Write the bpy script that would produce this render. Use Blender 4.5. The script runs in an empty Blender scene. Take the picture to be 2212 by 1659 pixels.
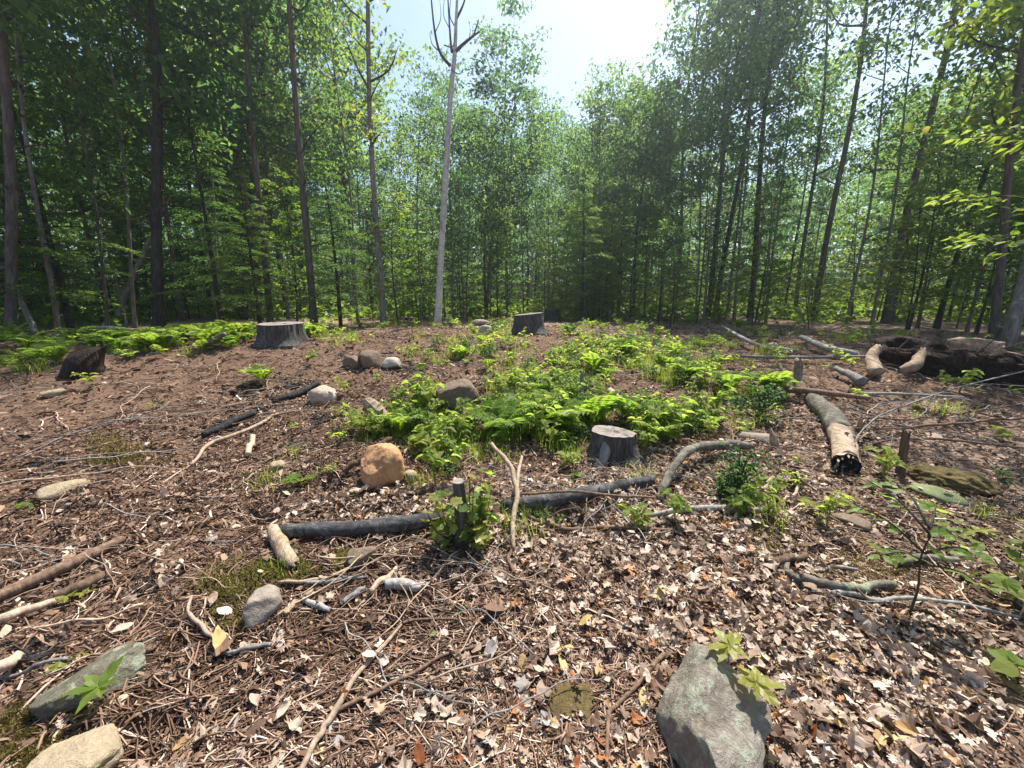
import bpy, bmesh, math, random
import numpy as np
from mathutils import Vector, Matrix, Quaternion

SC = bpy.context.scene
COL = SC.collection
RAD = math.radians
rs = np.random.RandomState(11)
random.seed(5)

# ------------------------------------------------------------------ camera, sky, sun, exposure
PITCH = RAD(12.4)
EYE = 1.5
cam = bpy.data.cameras.new('camera')
cam.lens = 36 / (2212 / 831.0)
cam.sensor_width = 36
cam.clip_start = .05
cam.clip_end = 2000
camo = bpy.data.objects.new('camera', cam)
COL.objects.link(camo)
camo.rotation_euler = (math.pi / 2 - PITCH, 0, 0)
SC.camera = camo

SUN_AZ, SUN_EL = RAD(28), RAD(60)
world = bpy.data.worlds.new('World')
SC.world = world
world.use_nodes = True
wnt = world.node_tree
sky = wnt.nodes.new('ShaderNodeTexSky')
sky.sky_type = 'NISHITA'
sky.sun_disc = False
sky.sun_elevation = SUN_EL
sky.sun_rotation = SUN_AZ
sky.air_density = 1.1
sky.dust_density = 1.2
wnt.links.new(sky.outputs[0], wnt.nodes['Background'].inputs[0])
wnt.nodes['Background'].inputs[1].default_value = .10
sl = bpy.data.lights.new('sun', 'SUN')
sl.energy = 5.0
sl.angle = RAD(.53)
sl.color = (1, .95, .87)
so = bpy.data.objects.new('sun', sl)
COL.objects.link(so)
S = Vector((math.sin(SUN_AZ) * math.cos(SUN_EL), math.cos(SUN_AZ) * math.cos(SUN_EL), math.sin(SUN_EL)))
so.rotation_euler = S.to_track_quat('Z', 'Y').to_euler()
so.location = (0, 0, 60)
SC.view_settings.view_transform = 'Standard'
SC.view_settings.look = 'None'
SC.view_settings.gamma = 1
SC.view_settings.exposure = 1.12
SC.view_settings.use_curve_mapping = False
SC.cycles.max_bounces = 6
SC.cycles.diffuse_bounces = 3
SC.cycles.transmission_bounces = 3
SC.cycles.glossy_bounces = 2
SC.cycles.caustics_reflective = False
SC.cycles.use_denoising = True
SC.cycles.denoiser = 'OPENIMAGEDENOISE'
SC.cycles.denoising_input_passes = 'RGB_ALBEDO_NORMAL'
SC.cycles.denoising_prefilter = 'ACCURATE'
SC.cycles.sample_clamp_indirect = 4

# ------------------------------------------------------------------ numpy noise and terrain
def _h(ix, iy, iz, seed):
    n = (ix.astype(np.int64) * 374761393 + iy.astype(np.int64) * 668265263 + iz.astype(np.int64) * 2147483647 + seed * 1274126177) & 0xffffffff
    n = ((n ^ (n >> 13)) * 1274126177) & 0xffffffff
    n = n ^ (n >> 16)
    return (n & 0xffff) / 32767.5 - 1.0

def vn2(x, y, seed=0):
    x = np.asarray(x, float); y = np.asarray(y, float)
    ix = np.floor(x); iy = np.floor(y)
    fx = x - ix; fy = y - iy
    ux = fx * fx * (3 - 2 * fx); uy = fy * fy * (3 - 2 * fy)
    z = np.zeros_like(ix)
    a = _h(ix, iy, z, seed); b = _h(ix + 1, iy, z, seed)
    c = _h(ix, iy + 1, z, seed); d = _h(ix + 1, iy + 1, z, seed)
    return (a * (1 - ux) + b * ux) * (1 - uy) + (c * (1 - ux) + d * ux) * uy

def fbm2(x, y, seed=0, o=3):
    s = 0; a = 1; t = 0
    for i in range(o):
        s = s + a * vn2(np.asarray(x) * 2.03 ** i + 17.3 * i, np.asarray(y) * 2.03 ** i - 9.1 * i, seed + i * 7)
        t += a; a *= .5
    return s / t

def vn3(p, seed=0):
    i = np.floor(p); f = p - i; u = f * f * (3 - 2 * f)
    r = 0
    for dx in (0, 1):
        for dy in (0, 1):
            for dz in (0, 1):
                w = (u[:, 0] if dx else 1 - u[:, 0]) * (u[:, 1] if dy else 1 - u[:, 1]) * (u[:, 2] if dz else 1 - u[:, 2])
                r = r + w * _h(i[:, 0] + dx, i[:, 1] + dy, i[:, 2] + dz, seed)
    return r

def fbm3(p, seed=0, o=3):
    s = 0; a = 1; t = 0
    for i in range(o):
        s = s + a * vn3(p * 2.03 ** i + 11.7 * i, seed + i * 5); t += a; a *= .5
    return s / t

def sst(t):
    t = np.clip(t, 0, 1)
    return t * t * (3 - 2 * t)

def HM(x, y):
    """large shape of the ground"""
    x = np.asarray(x, float); y = np.asarray(y, float)
    r = .62 * sst((y + .12 * np.abs(x) - 1.6) / 7.5)
    r = r + .10 * fbm2(x / 2.6, y / 2.6, 3, 2) * sst((np.hypot(x, y) - .6) / 2.5)
    r = r + .16 * np.exp(-((x + 4.2) / 2.2) ** 2 - ((y - 7.2) / 1.6) ** 2)
    r = r - .10 * sst((y - 13) / 20) + 4.5 * sst((np.hypot(x, y) - 34) / 70)
    return r

def H(x, y):
    x = np.asarray(x, float); y = np.asarray(y, float)
    h = HM(x, y) + .035 * fbm2(x / .55, y / .55, 9, 2)
    return h

def HF(x, y):
    """the ground with its clods and hollows"""
    x = np.asarray(x, float); y = np.asarray(y, float)
    rr = np.hypot(x, y); fade = np.clip(1 - rr / 22, 0, 1)
    z = H(x, y) + fade * (.022 * fbm2(x / .15, y / .15, 21, 3) + .011 * vn2(x / .045, y / .045, 5) * np.clip(1 - rr / 7, 0, 1))
    pit = fbm2(x / .34, y / .34, 41, 2)
    return z - .20 * np.clip(pit - .32, 0, 1) * fade * (x < 1.2)

H0 = float(HM(0, 0))
CAM = np.array([0, 0, EYE + H0])
camo.location = CAM
FW = np.array([0, math.cos(PITCH), -math.sin(PITCH)])
UP = np.array([0, math.sin(PITCH), math.cos(PITCH)])

def project(p):
    d = np.asarray(p) - CAM
    z = d @ FW
    z = np.where(z < .05, np.nan, z)
    return 1106 + 831 * d[..., 0] / z, 829.5 - 831 * (d @ UP) / z

def ray(px, py):
    d = FW + np.array([1, 0, 0]) * (px - 1106) / 831 + UP * (829.5 - py) / 831
    return d

_T = np.geomspace(.6, 90, 700)
def G(px, py, lift=0.0):
    """ground point seen at a point of the photograph (2212 x 1659 scale), lifted off the ground"""
    d = ray(px, py)
    p = CAM + _T[:, None] * d
    g = p[:, 2] - (H(p[:, 0], p[:, 1]) + lift)
    k = np.argmax(g < 0) if (g < 0).any() else len(_T) - 1
    if k == 0: k = 1
    a = g[k - 1] / (g[k - 1] - g[k]) if g[k - 1] != g[k] else 0
    t = _T[k - 1] + (_T[k] - _T[k - 1]) * a
    return CAM + t * d

def at_depth(px, py, Y):
    d = ray(px, py)
    return CAM + d * (Y / d[1])

def mpp(p):
    return float((np.asarray(p) - CAM) @ FW) / 831

# ------------------------------------------------------------------ mesh helpers
class Geo:
    def __init__(s): s.V = []; s.T = []; s.Q = []; s.R = []; s.n = 0
    def add(s, V, T=None, Q=None, r=0.0):
        V = np.asarray(V, float).reshape(-1, 3)
        if T is not None and len(T): s.T.append(np.asarray(T, np.int64).reshape(-1, 3) + s.n)
        if Q is not None and len(Q): s.Q.append(np.asarray(Q, np.int64).reshape(-1, 4) + s.n)
        s.R.append(np.broadcast_to(np.asarray(r, float), (len(V),)))
        s.V.append(V); s.n += len(V)
        return s
    def arr(s):
        V = np.concatenate(s.V) if s.V else np.zeros((0, 3))
        T = np.concatenate(s.T) if s.T else np.zeros((0, 3), np.int64)
        Q = np.concatenate(s.Q) if s.Q else np.zeros((0, 4), np.int64)
        R = np.concatenate(s.R) if s.R else np.zeros(0)
        return V, T, Q, R
    def merge(s, o, M=None, r=None):
        V, T, Q, R = o.arr()
        if M is not None: V = V @ M[:3, :3].T + M[:3, 3]
        s.add(V, T, Q, R if r is None else R + r)

def make_mesh(name, geo, mat=None, smooth=False, mats=None, matidx=None):
    V, T, Q, R = geo.arr()
    me = bpy.data.meshes.new(name)
    me.vertices.add(len(V)); me.vertices.foreach_set('co', V.astype(np.float32).ravel())
    idx = np.concatenate([T.ravel(), Q.ravel()]).astype(np.int32)
    me.loops.add(len(idx)); me.loops.foreach_set('vertex_index', idx)
    st = np.concatenate([np.arange(len(T)) * 3, len(T) * 3 + np.arange(len(Q)) * 4]).astype(np.int32)
    me.polygons.add(len(st)); me.polygons.foreach_set('loop_start', st)
    me.polygons.foreach_set('use_smooth', np.full(len(st), smooth))
    a = me.attributes.new('rnd', 'FLOAT', 'POINT'); a.data.foreach_set('value', R.astype(np.float32))
    if mat: me.materials.append(mat)
    me.update(calc_edges=True)
    return me

def link(name, me, parent=None, loc=None, label=None, cat=None, group=None, kind=None):
    o = bpy.data.objects.new(name, me); COL.objects.link(o)
    if parent: o.parent = parent
    if loc is not None: o.location = tuple(float(c) for c in loc)
    tag(o, label, cat, group, kind)
    return o

def tag(o, label=None, cat=None, group=None, kind=None):
    if label: o['label'] = label
    if cat: o['category'] = cat
    if group: o['group'] = group
    if kind: o['kind'] = kind

def empty(name, loc, label, cat, group=None):
    return link(name, None, None, loc, label, cat, group)

def nrm(a):
    return a / np.maximum(np.linalg.norm(a, axis=-1, keepdims=True), 1e-9)

def spline(pts, m=6):
    p = np.asarray(pts, float)
    if len(p) < 3:
        t = np.linspace(0, 1, m * (len(p) - 1) + 1)[:, None]
        return p[0] + (p[-1] - p[0]) * t
    q = np.vstack([2 * p[0] - p[1], p, 2 * p[-1] - p[-2]])
    out = []
    for i in range(1, len(q) - 2):
        for k in range(m):
            t = k / m
            out.append(.5 * (2 * q[i] + (q[i + 1] - q[i - 1]) * t + (2 * q[i - 1] - 5 * q[i] + 4 * q[i + 1] - q[i + 2]) * t * t + (3 * q[i] - q[i - 1] - 3 * q[i + 1] + q[i + 2]) * t ** 3))
    out.append(p[-1])
    return np.array(out)

def tube(pts, rad, sides=8, jit=0.0, seed=0, cap=True, jf=3.0, ragged=0.0):
    pts = np.asarray(pts, float); n = len(pts)
    rad = np.interp(np.linspace(0, 1, n), np.linspace(0, 1, len(np.atleast_1d(rad))), np.atleast_1d(rad)) if np.ndim(rad) else np.full(n, rad)
    tg = nrm(np.gradient(pts, axis=0))
    u = np.cross(tg[0], [0.31, .17, .93]); u = u / max(np.linalg.norm(u), 1e-6)
    U = []
    for i in range(n):
        u = u - tg[i] * (u @ tg[i]); u = u / max(np.linalg.norm(u), 1e-9); U.append(u)
    U = np.array(U); W = np.cross(tg, U)
    a = np.arange(sides) / sides * 2 * math.pi
    off = np.cos(a)[None, :, None] * U[:, None] + np.sin(a)[None, :, None] * W[:, None]
    r = rad[:, None] * np.ones(sides)
    if jit:
        s = np.cumsum(np.r_[0, np.linalg.norm(np.diff(pts, axis=0), axis=1)]) / max(rad.mean(), 1e-4)
        q = np.stack([np.cos(a)[None] * jf * .5 + 0 * s[:, None], np.sin(a)[None] * jf * .5 + 0 * s[:, None], s[:, None] * .35 + 0 * a[None]], -1).reshape(-1, 3)
        r = r * (1 + jit * fbm3(q, seed, 3).reshape(n, sides) * 1.6)
    V = pts[:, None] + off * r[..., None]
    if ragged:
        rr = np.random.RandomState(seed + 3)
        V[-1] += tg[-1] * rr.uniform(-ragged, ragged, (sides, 1))
        V[0] += tg[0] * rr.uniform(-ragged * .5, ragged * .5, (sides, 1))
    V = V.reshape(-1, 3)
    i = np.arange(n - 1)[:, None] * sides; j = np.arange(sides)[None]; k = (j + 1) % sides
    Q = np.stack([i + j, i + k, i + sides + k, i + sides + j], -1).reshape(-1, 4)
    T = []
    if cap:
        c0 = len(V); V = np.vstack([V, pts[0], pts[-1] - tg[-1] * ragged * .6])
        j = np.arange(sides); k = (j + 1) % sides
        T = np.vstack([np.stack([np.full(sides, c0), k, j], -1), np.stack([np.full(sides, c0 + 1), (n - 1) * sides + j, (n - 1) * sides + k], -1)])
    return V, T, Q

def leafquads(C, A, Nn, L, W, fold=.12, droop=.1):
    A = nrm(A); B = nrm(np.cross(Nn, A)); Nn = np.cross(A, B)
    L = np.broadcast_to(L, len(C))[:, None]; W = np.broadcast_to(W, len(C))[:, None]
    v = np.stack([C, C + A * L * .45 + B * W * .5 + Nn * L * fold, C + A * L - Nn * L * droop, C + A * L * .45 - B * W * .5 + Nn * L * fold], 1)
    b = np.arange(len(C))[:, None] * 4
    T = np.concatenate([b + [0, 2, 1], b + [0, 3, 2]])
    return v.reshape(-1, 3), T

def leaf6(C, A, Nn, L, W, fold=.15, droop=.18):
    """a broader leaf: base, two shoulders each side, tip and a midrib point"""
    A = nrm(A); B = nrm(np.cross(Nn, A)); Nn = np.cross(A, B)
    L = np.broadcast_to(L, len(C))[:, None]; W = np.broadcast_to(W, len(C))[:, None]
    v = np.stack([C, C + A * L * .30 + B * W * .5 + Nn * L * fold * .8, C + A * L * .66 + B * W * .36 + Nn * L * (fold - droop * .4),
                  C + A * L - Nn * L * droop, C + A * L * .66 - B * W * .36 + Nn * L * (fold - droop * .4), C + A * L * .30 - B * W * .5 + Nn * L * fold * .8,
                  C + A * L * .45 + Nn * L * .02], 1)
    b = np.arange(len(C))[:, None] * 7
    T = np.concatenate([b + t for t in ([0, 6, 1], [1, 6, 2], [2, 6, 3], [3, 6, 4], [4, 6, 5], [5, 6, 0])])
    return v.reshape(-1, 3), T

def rand_dirs(n, r=rs):
    v = r.normal(size=(n, 3)); return nrm(v)

# ------------------------------------------------------------------ materials
def newmat(name, rough=.9, spec=.25):
    m = bpy.data.materials.new(name); m.use_nodes = True
    nt = m.node_tree; b = nt.nodes['Principled BSDF']
    b.inputs['Roughness'].default_value = rough
    b.inputs['Specular IOR Level'].default_value = spec
    return m, nt, b

def nd(nt, typ, inp=None, **kw):
    n = nt.nodes.new(typ)
    for k, v in kw.items(): setattr(n, k, v)
    for k, v in (inp or {}).items():
        if isinstance(v, bpy.types.NodeSocket): nt.links.new(v, n.inputs[k])
        else: n.inputs[k].default_value = v
    return n

def coords(nt, scale=(1, 1, 1), kind='Object'):
    tc = nd(nt, 'ShaderNodeTexCoord')
    mp = nd(nt, 'ShaderNodeMapping', {'Vector': tc.outputs[kind], 'Scale': scale})
    return mp.outputs[0]

def noise(nt, vec, scale, detail=4, rough=.6, dist=0.0):
    return nd(nt, 'ShaderNodeTexNoise', {'Vector': vec, 'Scale': scale, 'Detail': detail, 'Roughness': rough, 'Distortion': dist}).outputs['Fac']

def ramp(nt, fac, stops, interp='LINEAR'):
    r = nd(nt, 'ShaderNodeValToRGB', {'Fac': fac})
    r.color_ramp.interpolation = interp
    e = r.color_ramp.elements
    while len(e) < len(stops): e.new(.5)
    for x, (p, c) in zip(e, stops):
        x.position = p; x.color = (*c, 1) if len(c) == 3 else c
    return r.outputs[0]

def mixc(nt, fac, a, b, bl='MIX'):
    n = nd(nt, 'ShaderNodeMix', data_type='RGBA', blend_type=bl)
    for s, v in ((n.inputs[0], fac), (n.inputs[6], a), (n.inputs[7], b)):
        if isinstance(v, bpy.types.NodeSocket): nt.links.new(v, s)
        else: s.default_value = (*v, 1) if isinstance(v, tuple) and len(v) == 3 else v
    return n.outputs[2]

def bump(nt, b, h, strength=.6, dist=.02):
    n = nd(nt, 'ShaderNodeBump', {'Height': h, 'Strength': strength, 'Distance': dist})
    nt.links.new(n.outputs[0], b.inputs['Normal'])

def rnd_fac(nt):
    a = nd(nt, 'ShaderNodeAttribute', attribute_name='rnd').outputs['Fac']
    o = nd(nt, 'ShaderNodeObjectInfo').outputs['Random']
    s = nd(nt, 'ShaderNodeMath', {0: o, 1: .9}, operation='MULTIPLY').outputs[0]
    s = nd(nt, 'ShaderNodeMath', {0: a, 1: s}, operation='ADD').outputs[0]
    return nd(nt, 'ShaderNodeMath', {0: s}, operation='FRACT').outputs[0]

def leafmat(name, stops, trans, tmix=.45, rough=.45, spec=.35, objvar=.35):
    """leaf: diffuse and gloss on the face, light coming through from behind"""
    m, nt, b = newmat(name, rough, spec)
    a = nd(nt, 'ShaderNodeAttribute', attribute_name='rnd').outputs['Fac']
    o = nd(nt, 'ShaderNodeObjectInfo').outputs['Random']
    a2 = nd(nt, 'ShaderNodeMath', {0: a, 1: 1 - objvar}, operation='MULTIPLY').outputs[0]
    o2 = nd(nt, 'ShaderNodeMath', {0: o, 1: objvar}, operation='MULTIPLY').outputs[0]
    f = nd(nt, 'ShaderNodeMath', {0: a2, 1: o2}, operation='ADD').outputs[0]
    nt.links.new(ramp(nt, f, stops), b.inputs['Base Color'])
    tr = nd(nt, 'ShaderNodeBsdfTranslucent', {'Color': ramp(nt, f, trans)})
    mx = nd(nt, 'ShaderNodeMixShader', {0: tmix, 1: b.outputs[0], 2: tr.outputs[0]})
    nt.links.new(mx.outputs[0], nt.nodes['Material Output'].inputs[0])
    return m

def barkmat(name, c0, c1, c2, sc=1.0, stretch=(9, 9, 1.6), b_=.8, bd=.03, lichen=None):
    m, nt, b = newmat(name, .92, .15)
    v = coords(nt, stretch)
    n1 = noise(nt, v, 2.2 * sc, 6, .65, .6)
    v2 = coords(nt)
    n2 = noise(nt, v2, 3.0 * sc, 3)
    c = ramp(nt, n1, [(.28, c0), (.5, c1), (.72, c2)])
    c = mixc(nt, ramp(nt, n2, [(.35, (0, 0, 0)), (.7, (.55,) * 3)]), c, c0)
    if lichen:
        n3 = noise(nt, v2, 9 * sc, 4, .7)
        c = mixc(nt, ramp(nt, n3, [(.55, (0, 0, 0)), (.66, (.8,) * 3)]), c, lichen)
    nt.links.new(c, b.inputs['Base Color'])
    bump(nt, b, n1, b_, bd)
    return m

def woodmat(name, c0, c1, c2, stretch=(14, 14, 1.2), along='Object', b_=.6, bd=.01):
    m, nt, b = newmat(name, .85, .2)
    v = coords(nt, stretch, along)
    n1 = noise(nt, v, 3, 6, .6, .3)
    o = nd(nt, 'ShaderNodeObjectInfo').outputs['Random']
    c = ramp(nt, n1, [(.25, c0), (.5, c1), (.75, c2)])
    hs = nd(nt, 'ShaderNodeHueSaturation', {'Color': c, 'Value': nd(nt, 'ShaderNodeMapRange', {'Value': o, 3: .72, 4: 1.2}).outputs[0]})
    nt.links.new(hs.outputs[0], b.inputs['Base Color'])
    bump(nt, b, n1, b_, bd)
    return m

def rockmat(name, c0, c1, c2, lichen=None, moss=None, mossz=.3, sc=1.0):
    m, nt, b = newmat(name, .9, .2)
    v = coords(nt)
    n1 = noise(nt, v, 5 * sc, 8, .7, .4)
    n2 = noise(nt, v, 40 * sc, 4, .7)
    n3 = noise(nt, v, 11 * sc, 6, .75, .8)
    c = ramp(nt, n1, [(.3, c0), (.5, c1), (.7, c2)])
    c = mixc(nt, .5, c, ramp(nt, n2, [(.3, c0), (.55, c1), (.75, c2)]))
    if lichen: c = mixc(nt, ramp(nt, n3, [(.52, (0, 0, 0)), (.6, (.85,) * 3)]), c, lichen)
    if moss:
        n4 = noise(nt, v, 6 * sc, 7, .75, .5)
        c = mixc(nt, ramp(nt, n4, [(mossz + .12, (0, 0, 0)), (mossz + .22, (.9,) * 3)]), c, moss)
    nt.links.new(c, b.inputs['Base Color'])
    h = mixc(nt, .5, mixc(nt, .5, n1, n2), n3)
    bump(nt, b, h, 1.0, .03)
    return m

M = {}
M['canopy'] = leafmat('canopy_leaf', [(0, (.038, .070, .036)), (.35, (.058, .10, .04)), (.7, (.088, .128, .045)), (1, (.14, .16, .055))],
                      [(0, (.10, .24, .08)), (.4, (.21, .38, .08)), (.75, (.38, .53, .10)), (1, (.60, .62, .13))], .52)
M['canopy_warm'] = leafmat('yellowing_leaf', [(0, (.035, .07, .016)), (.5, (.07, .10, .02)), (1, (.13, .12, .03))],
                           [(0, (.20, .38, .05)), (.5, (.42, .52, .06)), (1, (.60, .48, .09))], .5)
M['bright'] = leafmat('sunlit_understory_leaf', [(0, (.035, .085, .018)), (.5, (.07, .12, .022)), (1, (.12, .15, .03))],
                      [(0, (.12, .30, .03)), (.5, (.30, .46, .045)), (1, (.52, .56, .06))], .5)
M['hemlock'] = leafmat('hemlock_needle', [(0, (.03, .07, .025)), (.5, (.065, .115, .03)), (1, (.11, .15, .04))],
                       [(0, (.10, .26, .06)), (.5, (.24, .42, .07)), (1, (.42, .52, .09))], .45)
M['herb'] = leafmat('undergrowth_leaf', [(0, (.06, .10, .025)), (.45, (.125, .17, .04)), (.85, (.23, .24, .06)), (1, (.30, .22, .07))],
                    [(0, (.20, .42, .05)), (.5, (.46, .62, .08)), (1, (.66, .70, .12))], .52, .6, .25)
M['herb_dark'] = leafmat('glossy_dark_leaf', [(0, (.02, .055, .02)), (.6, (.04, .085, .022)), (1, (.08, .12, .03))],
                         [(0, (.05, .16, .03)), (.6, (.12, .28, .04)), (1, (.25, .38, .05))], .35, .5, .25)
M['fern'] = leafmat('fern_frond', [(0, (.075, .13, .025)), (.5, (.11, .17, .03)), (1, (.15, .19, .035))],
                    [(0, (.30, .52, .05)), (.5, (.45, .66, .06)), (1, (.60, .70, .08))], .5, .5, .3)
M['grass'] = leafmat('grass_blade', [(0, (.08, .14, .025)), (.6, (.13, .19, .03)), (1, (.20, .19, .06))],
                     [(0, (.32, .52, .05)), (.6, (.52, .68, .06)), (1, (.62, .56, .14))], .5, .5, .3)
M['yellowleaf'] = leafmat('yellow_seedling_leaf', [(0, (.17, .19, .035)), (1, (.22, .22, .04))], [(0, (.48, .50, .06)), (1, (.58, .54, .07))], .4)
DRY = {'pale tan': ((.30, .21, .15), (.45, .345, .265), (.56, .45, .36)), 'brown': ((.10, .055, .033), (.19, .11, .07), (.29, .185, .12)),
       'rust orange': ((.19, .065, .025), (.33, .12, .04), (.44, .20, .09)), 'straw yellow': ((.36, .26, .10), (.50, .38, .16), (.60, .48, .22)),
       'silvery grey': ((.26, .22, .19), (.38, .335, .30), (.48, .44, .405))}
for k, (a, b_, c) in DRY.items():
    M[k] = leafmat(k.replace(' ', '_') + '_dry_leaf', [(0, a), (.5, b_), (1, c)], [(0, a), (1, b_)], .22, .6, .3)
M['litter'] = leafmat('mixed_dry_leaf', [(0, (.10, .062, .042)), (.2, (.20, .13, .09)), (.42, (.34, .245, .18)), (.66, (.50, .39, .30)), (.88, (.62, .50, .405)), (.95, (.38, .17, .07)), (1, (.44, .35, .15))],
                      [(0, (.10, .05, .02)), (1, (.40, .26, .14))], .2, .6, .3, .02)
M['chip'] = leafmat('mulch_chip', [(0, (.035, .021, .015)), (.28, (.095, .055, .036)), (.55, (.20, .122, .082)), (.78, (.32, .215, .15)), (.92, (.47, .35, .265)), (1, (.60, .49, .41))],
                    [(0, (.02, .01, .01)), (1, (.1, .07, .05))], .03, .85, .15, .02)
M['stick_brown'] = woodmat('brown_stick', (.06, .036, .024), (.14, .088, .06), (.25, .17, .12))
M['stick_pale'] = woodmat('pale_stripped_stick', (.22, .15, .10), (.38, .28, .20), (.52, .42, .32))
M['stick_grey'] = woodmat('grey_stick', (.10, .095, .09), (.24, .225, .21), (.40, .38, .36))
M['stick_black'] = woodmat('blackened_wood', (.010, .009, .010), (.025, .023, .024), (.085, .08, .085))
M['wood'] = woodmat('split_wood', (.14, .095, .06), (.32, .23, .155), (.47, .37, .275), (9, 3, 5), b_=1, bd=.03)
M['logwood'] = woodmat('bare_log_wood', (.12, .085, .06), (.30, .225, .16), (.44, .35, .26), (10, 2.5, 10), b_=1, bd=.03)
M['rot'] = woodmat('dark_rotten_wood', (.012, .009, .007), (.03, .02, .015), (.09, .06, .04), b_=1, bd=.03)
M['bark'] = barkmat('forest_bark', (.045, .037, .031), (.12, .10, .085), (.23, .20, .17))
M['bark_light'] = barkmat('grey_bark', (.08, .068, .058), (.20, .175, .15), (.34, .31, .275), lichen=(.30, .31, .27))
M['bark_dark'] = barkmat('dark_bark', (.022, .018, .015), (.06, .05, .042), (.12, .10, .085))
M['branch'] = barkmat('branch_bark', (.035, .028, .023), (.08, .066, .055), (.14, .12, .10))
M['stumpbark'] = barkmat('weathered_stump_bark', (.035, .030, .028), (.10, .09, .084), (.26, .24, .225), 1.3, (14, 14, 1.4), 1, .03)
M['logbark'] = barkmat('dark_grey_log_bark', (.022, .022, .023), (.075, .073, .072), (.20, .195, .19), 1.2, (6, 6, 6), .9, .02)
M['mosslog'] = barkmat('lichen_covered_bark', (.05, .043, .035), (.16, .14, .115), (.30, .28, .24), 1.2, (6, 6, 6), .9, .02, lichen=(.25, .31, .20))
M['rock_pale'] = rockmat('pale_granite', (.22, .18, .15), (.38, .33, .28), (.52, .46, .40))
M['rock_tanpale'] = rockmat('warm_pale_granite', (.24, .185, .14), (.42, .34, .27), (.55, .46, .38))
M['rock_tan'] = rockmat('tan_stone', (.20, .155, .10), (.34, .27, .18), (.45, .37, .26), moss=(.20, .17, .05), mossz=.42)
M['rock_orange'] = rockmat('orange_stained_stone', (.24, .12, .055), (.45, .25, .125), (.58, .39, .23), moss=(.23, .22, .08), mossz=.50)
M['rock_grey'] = rockmat('grey_stone', (.13, .105, .085), (.26, .22, .18), (.38, .335, .28))
M['rock_brown'] = rockmat('brown_stone', (.085, .06, .045), (.19, .14, .10), (.32, .25, .18), moss=(.05, .055, .02), mossz=.45)
M['rock_moss'] = rockmat('lichened_boulder', (.05, .045, .03), (.12, .11, .08), (.24, .225, .18), lichen=(.27, .28, .21), moss=(.05, .052, .018), mossz=.40)
M['rock_lichen'] = rockmat('green_lichen_boulder', (.12, .10, .08), (.22, .19, .155), (.33, .295, .25), lichen=(.28, .31, .23), moss=(.10, .085, .05), mossz=.50, sc=1.6)
M['moss'] = rockmat('moss_cushion', (.075, .07, .012), (.16, .145, .028), (.25, .20, .05), sc=3)
M['moss_h'] = rockmat('brown_moss', (.06, .045, .018), (.14, .105, .04), (.22, .17, .075), sc=3)
M['moss_green'] = rockmat('pale_green_moss', (.14, .16, .07), (.22, .25, .12), (.30, .32, .18), sc=3)

def birchmat():
    m, nt, b = newmat('pale_birch_bark', .8, .25)
    v = coords(nt, (2, 2, 9)); n1 = noise(nt, v, 2.4, 5, .7, .5)
    v2 = coords(nt, (3, 3, 1.1)); n2 = noise(nt, v2, 1.6, 3)
    c = ramp(nt, n1, [(.30, (.08, .072, .066)), (.38, (.40, .385, .36)), (.62, (.58, .565, .54)), (.8, (.70, .69, .67))])
    c = mixc(nt, ramp(nt, n2, [(.52, (0, 0, 0)), (.68, (.6,) * 3)]), c, (.16, .14, .125))
    nt.links.new(c, b.inputs['Base Color']); bump(nt, b, n1, .5, .01)
    return m
M['birch'] = birchmat()

def cutmat():
    m, nt, b = newmat('sawn_wood_face', .85, .2)
    tc = nd(nt, 'ShaderNodeTexCoord')
    w = nd(nt, 'ShaderNodeTexWave', {'Vector': tc.outputs['Object'], 'Scale': 26, 'Distortion': 1.2, 'Detail': 2, 'Detail Scale': 1.5}, wave_type='RINGS', rings_direction='Z')
    v = coords(nt, (3, 60, 3)); n1 = noise(nt, v, 1.2, 4)
    v2 = coords(nt); n2 = noise(nt, v2, 7, 4)
    c = ramp(nt, n2, [(.3, (.13, .115, .105)), (.5, (.22, .195, .175)), (.72, (.33, .28, .235))])
    c = mixc(nt, .35, c, ramp(nt, w.outputs['Fac'], [(0, (.11, .09, .078)), (1, (.36, .31, .27))]))
    c = mixc(nt, .35, c, ramp(nt, n1, [(.3, (.08, .07, .062)), (.7, (.40, .35, .31))]))
    nt.links.new(c, b.inputs['Base Color']); bump(nt, b, n1, .6, .008)
    return m
M['cut'] = cutmat()

def groundmat():
    m, nt, b = newmat('forest_soil', .95, .1)
    v = coords(nt)
    n1 = noise(nt, v, 1.3, 5, .6); n2 = noise(nt, v, 14, 6, .7, .3); n3 = noise(nt, v, 90, 5, .75, .4)
    v4 = coords(nt, (1, 1.7, 1)); n4 = noise(nt, v4, 45, 3, .6, 1.5)
    soil = ramp(nt, n2, [(.28, (.035, .021, .014)), (.46, (.105, .062, .041)), (.62, (.18, .112, .076)), (.8, (.27, .18, .125))])
    fine = ramp(nt, n3, [(.3, (.028, .017, .012)), (.48, (.13, .08, .054)), (.66, (.28, .19, .132)), (.8, (.46, .35, .27))])
    c = mixc(nt, .55, soil, fine)
    lit = nd(nt, 'ShaderNodeAttribute', attribute_name='rnd').outputs['Fac']
    leafy = ramp(nt, n4, [(.3, (.09, .06, .043)), (.46, (.23, .16, .115)), (.6, (.38, .285, .215)), (.75, (.48, .38, .30))])
    c = mixc(nt, lit, c, leafy)
    c = mixc(nt, ramp(nt, n1, [(.35, (0, 0, 0)), (.65, (.35,) * 3)]), c, (.07, .044, .030))
    nt.links.new(c, b.inputs['Base Color'])
    h = mixc(nt, .5, n2, n3)
    bump(nt, b, h, .8, .012)
    return m
M['ground'] = groundmat()

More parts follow.
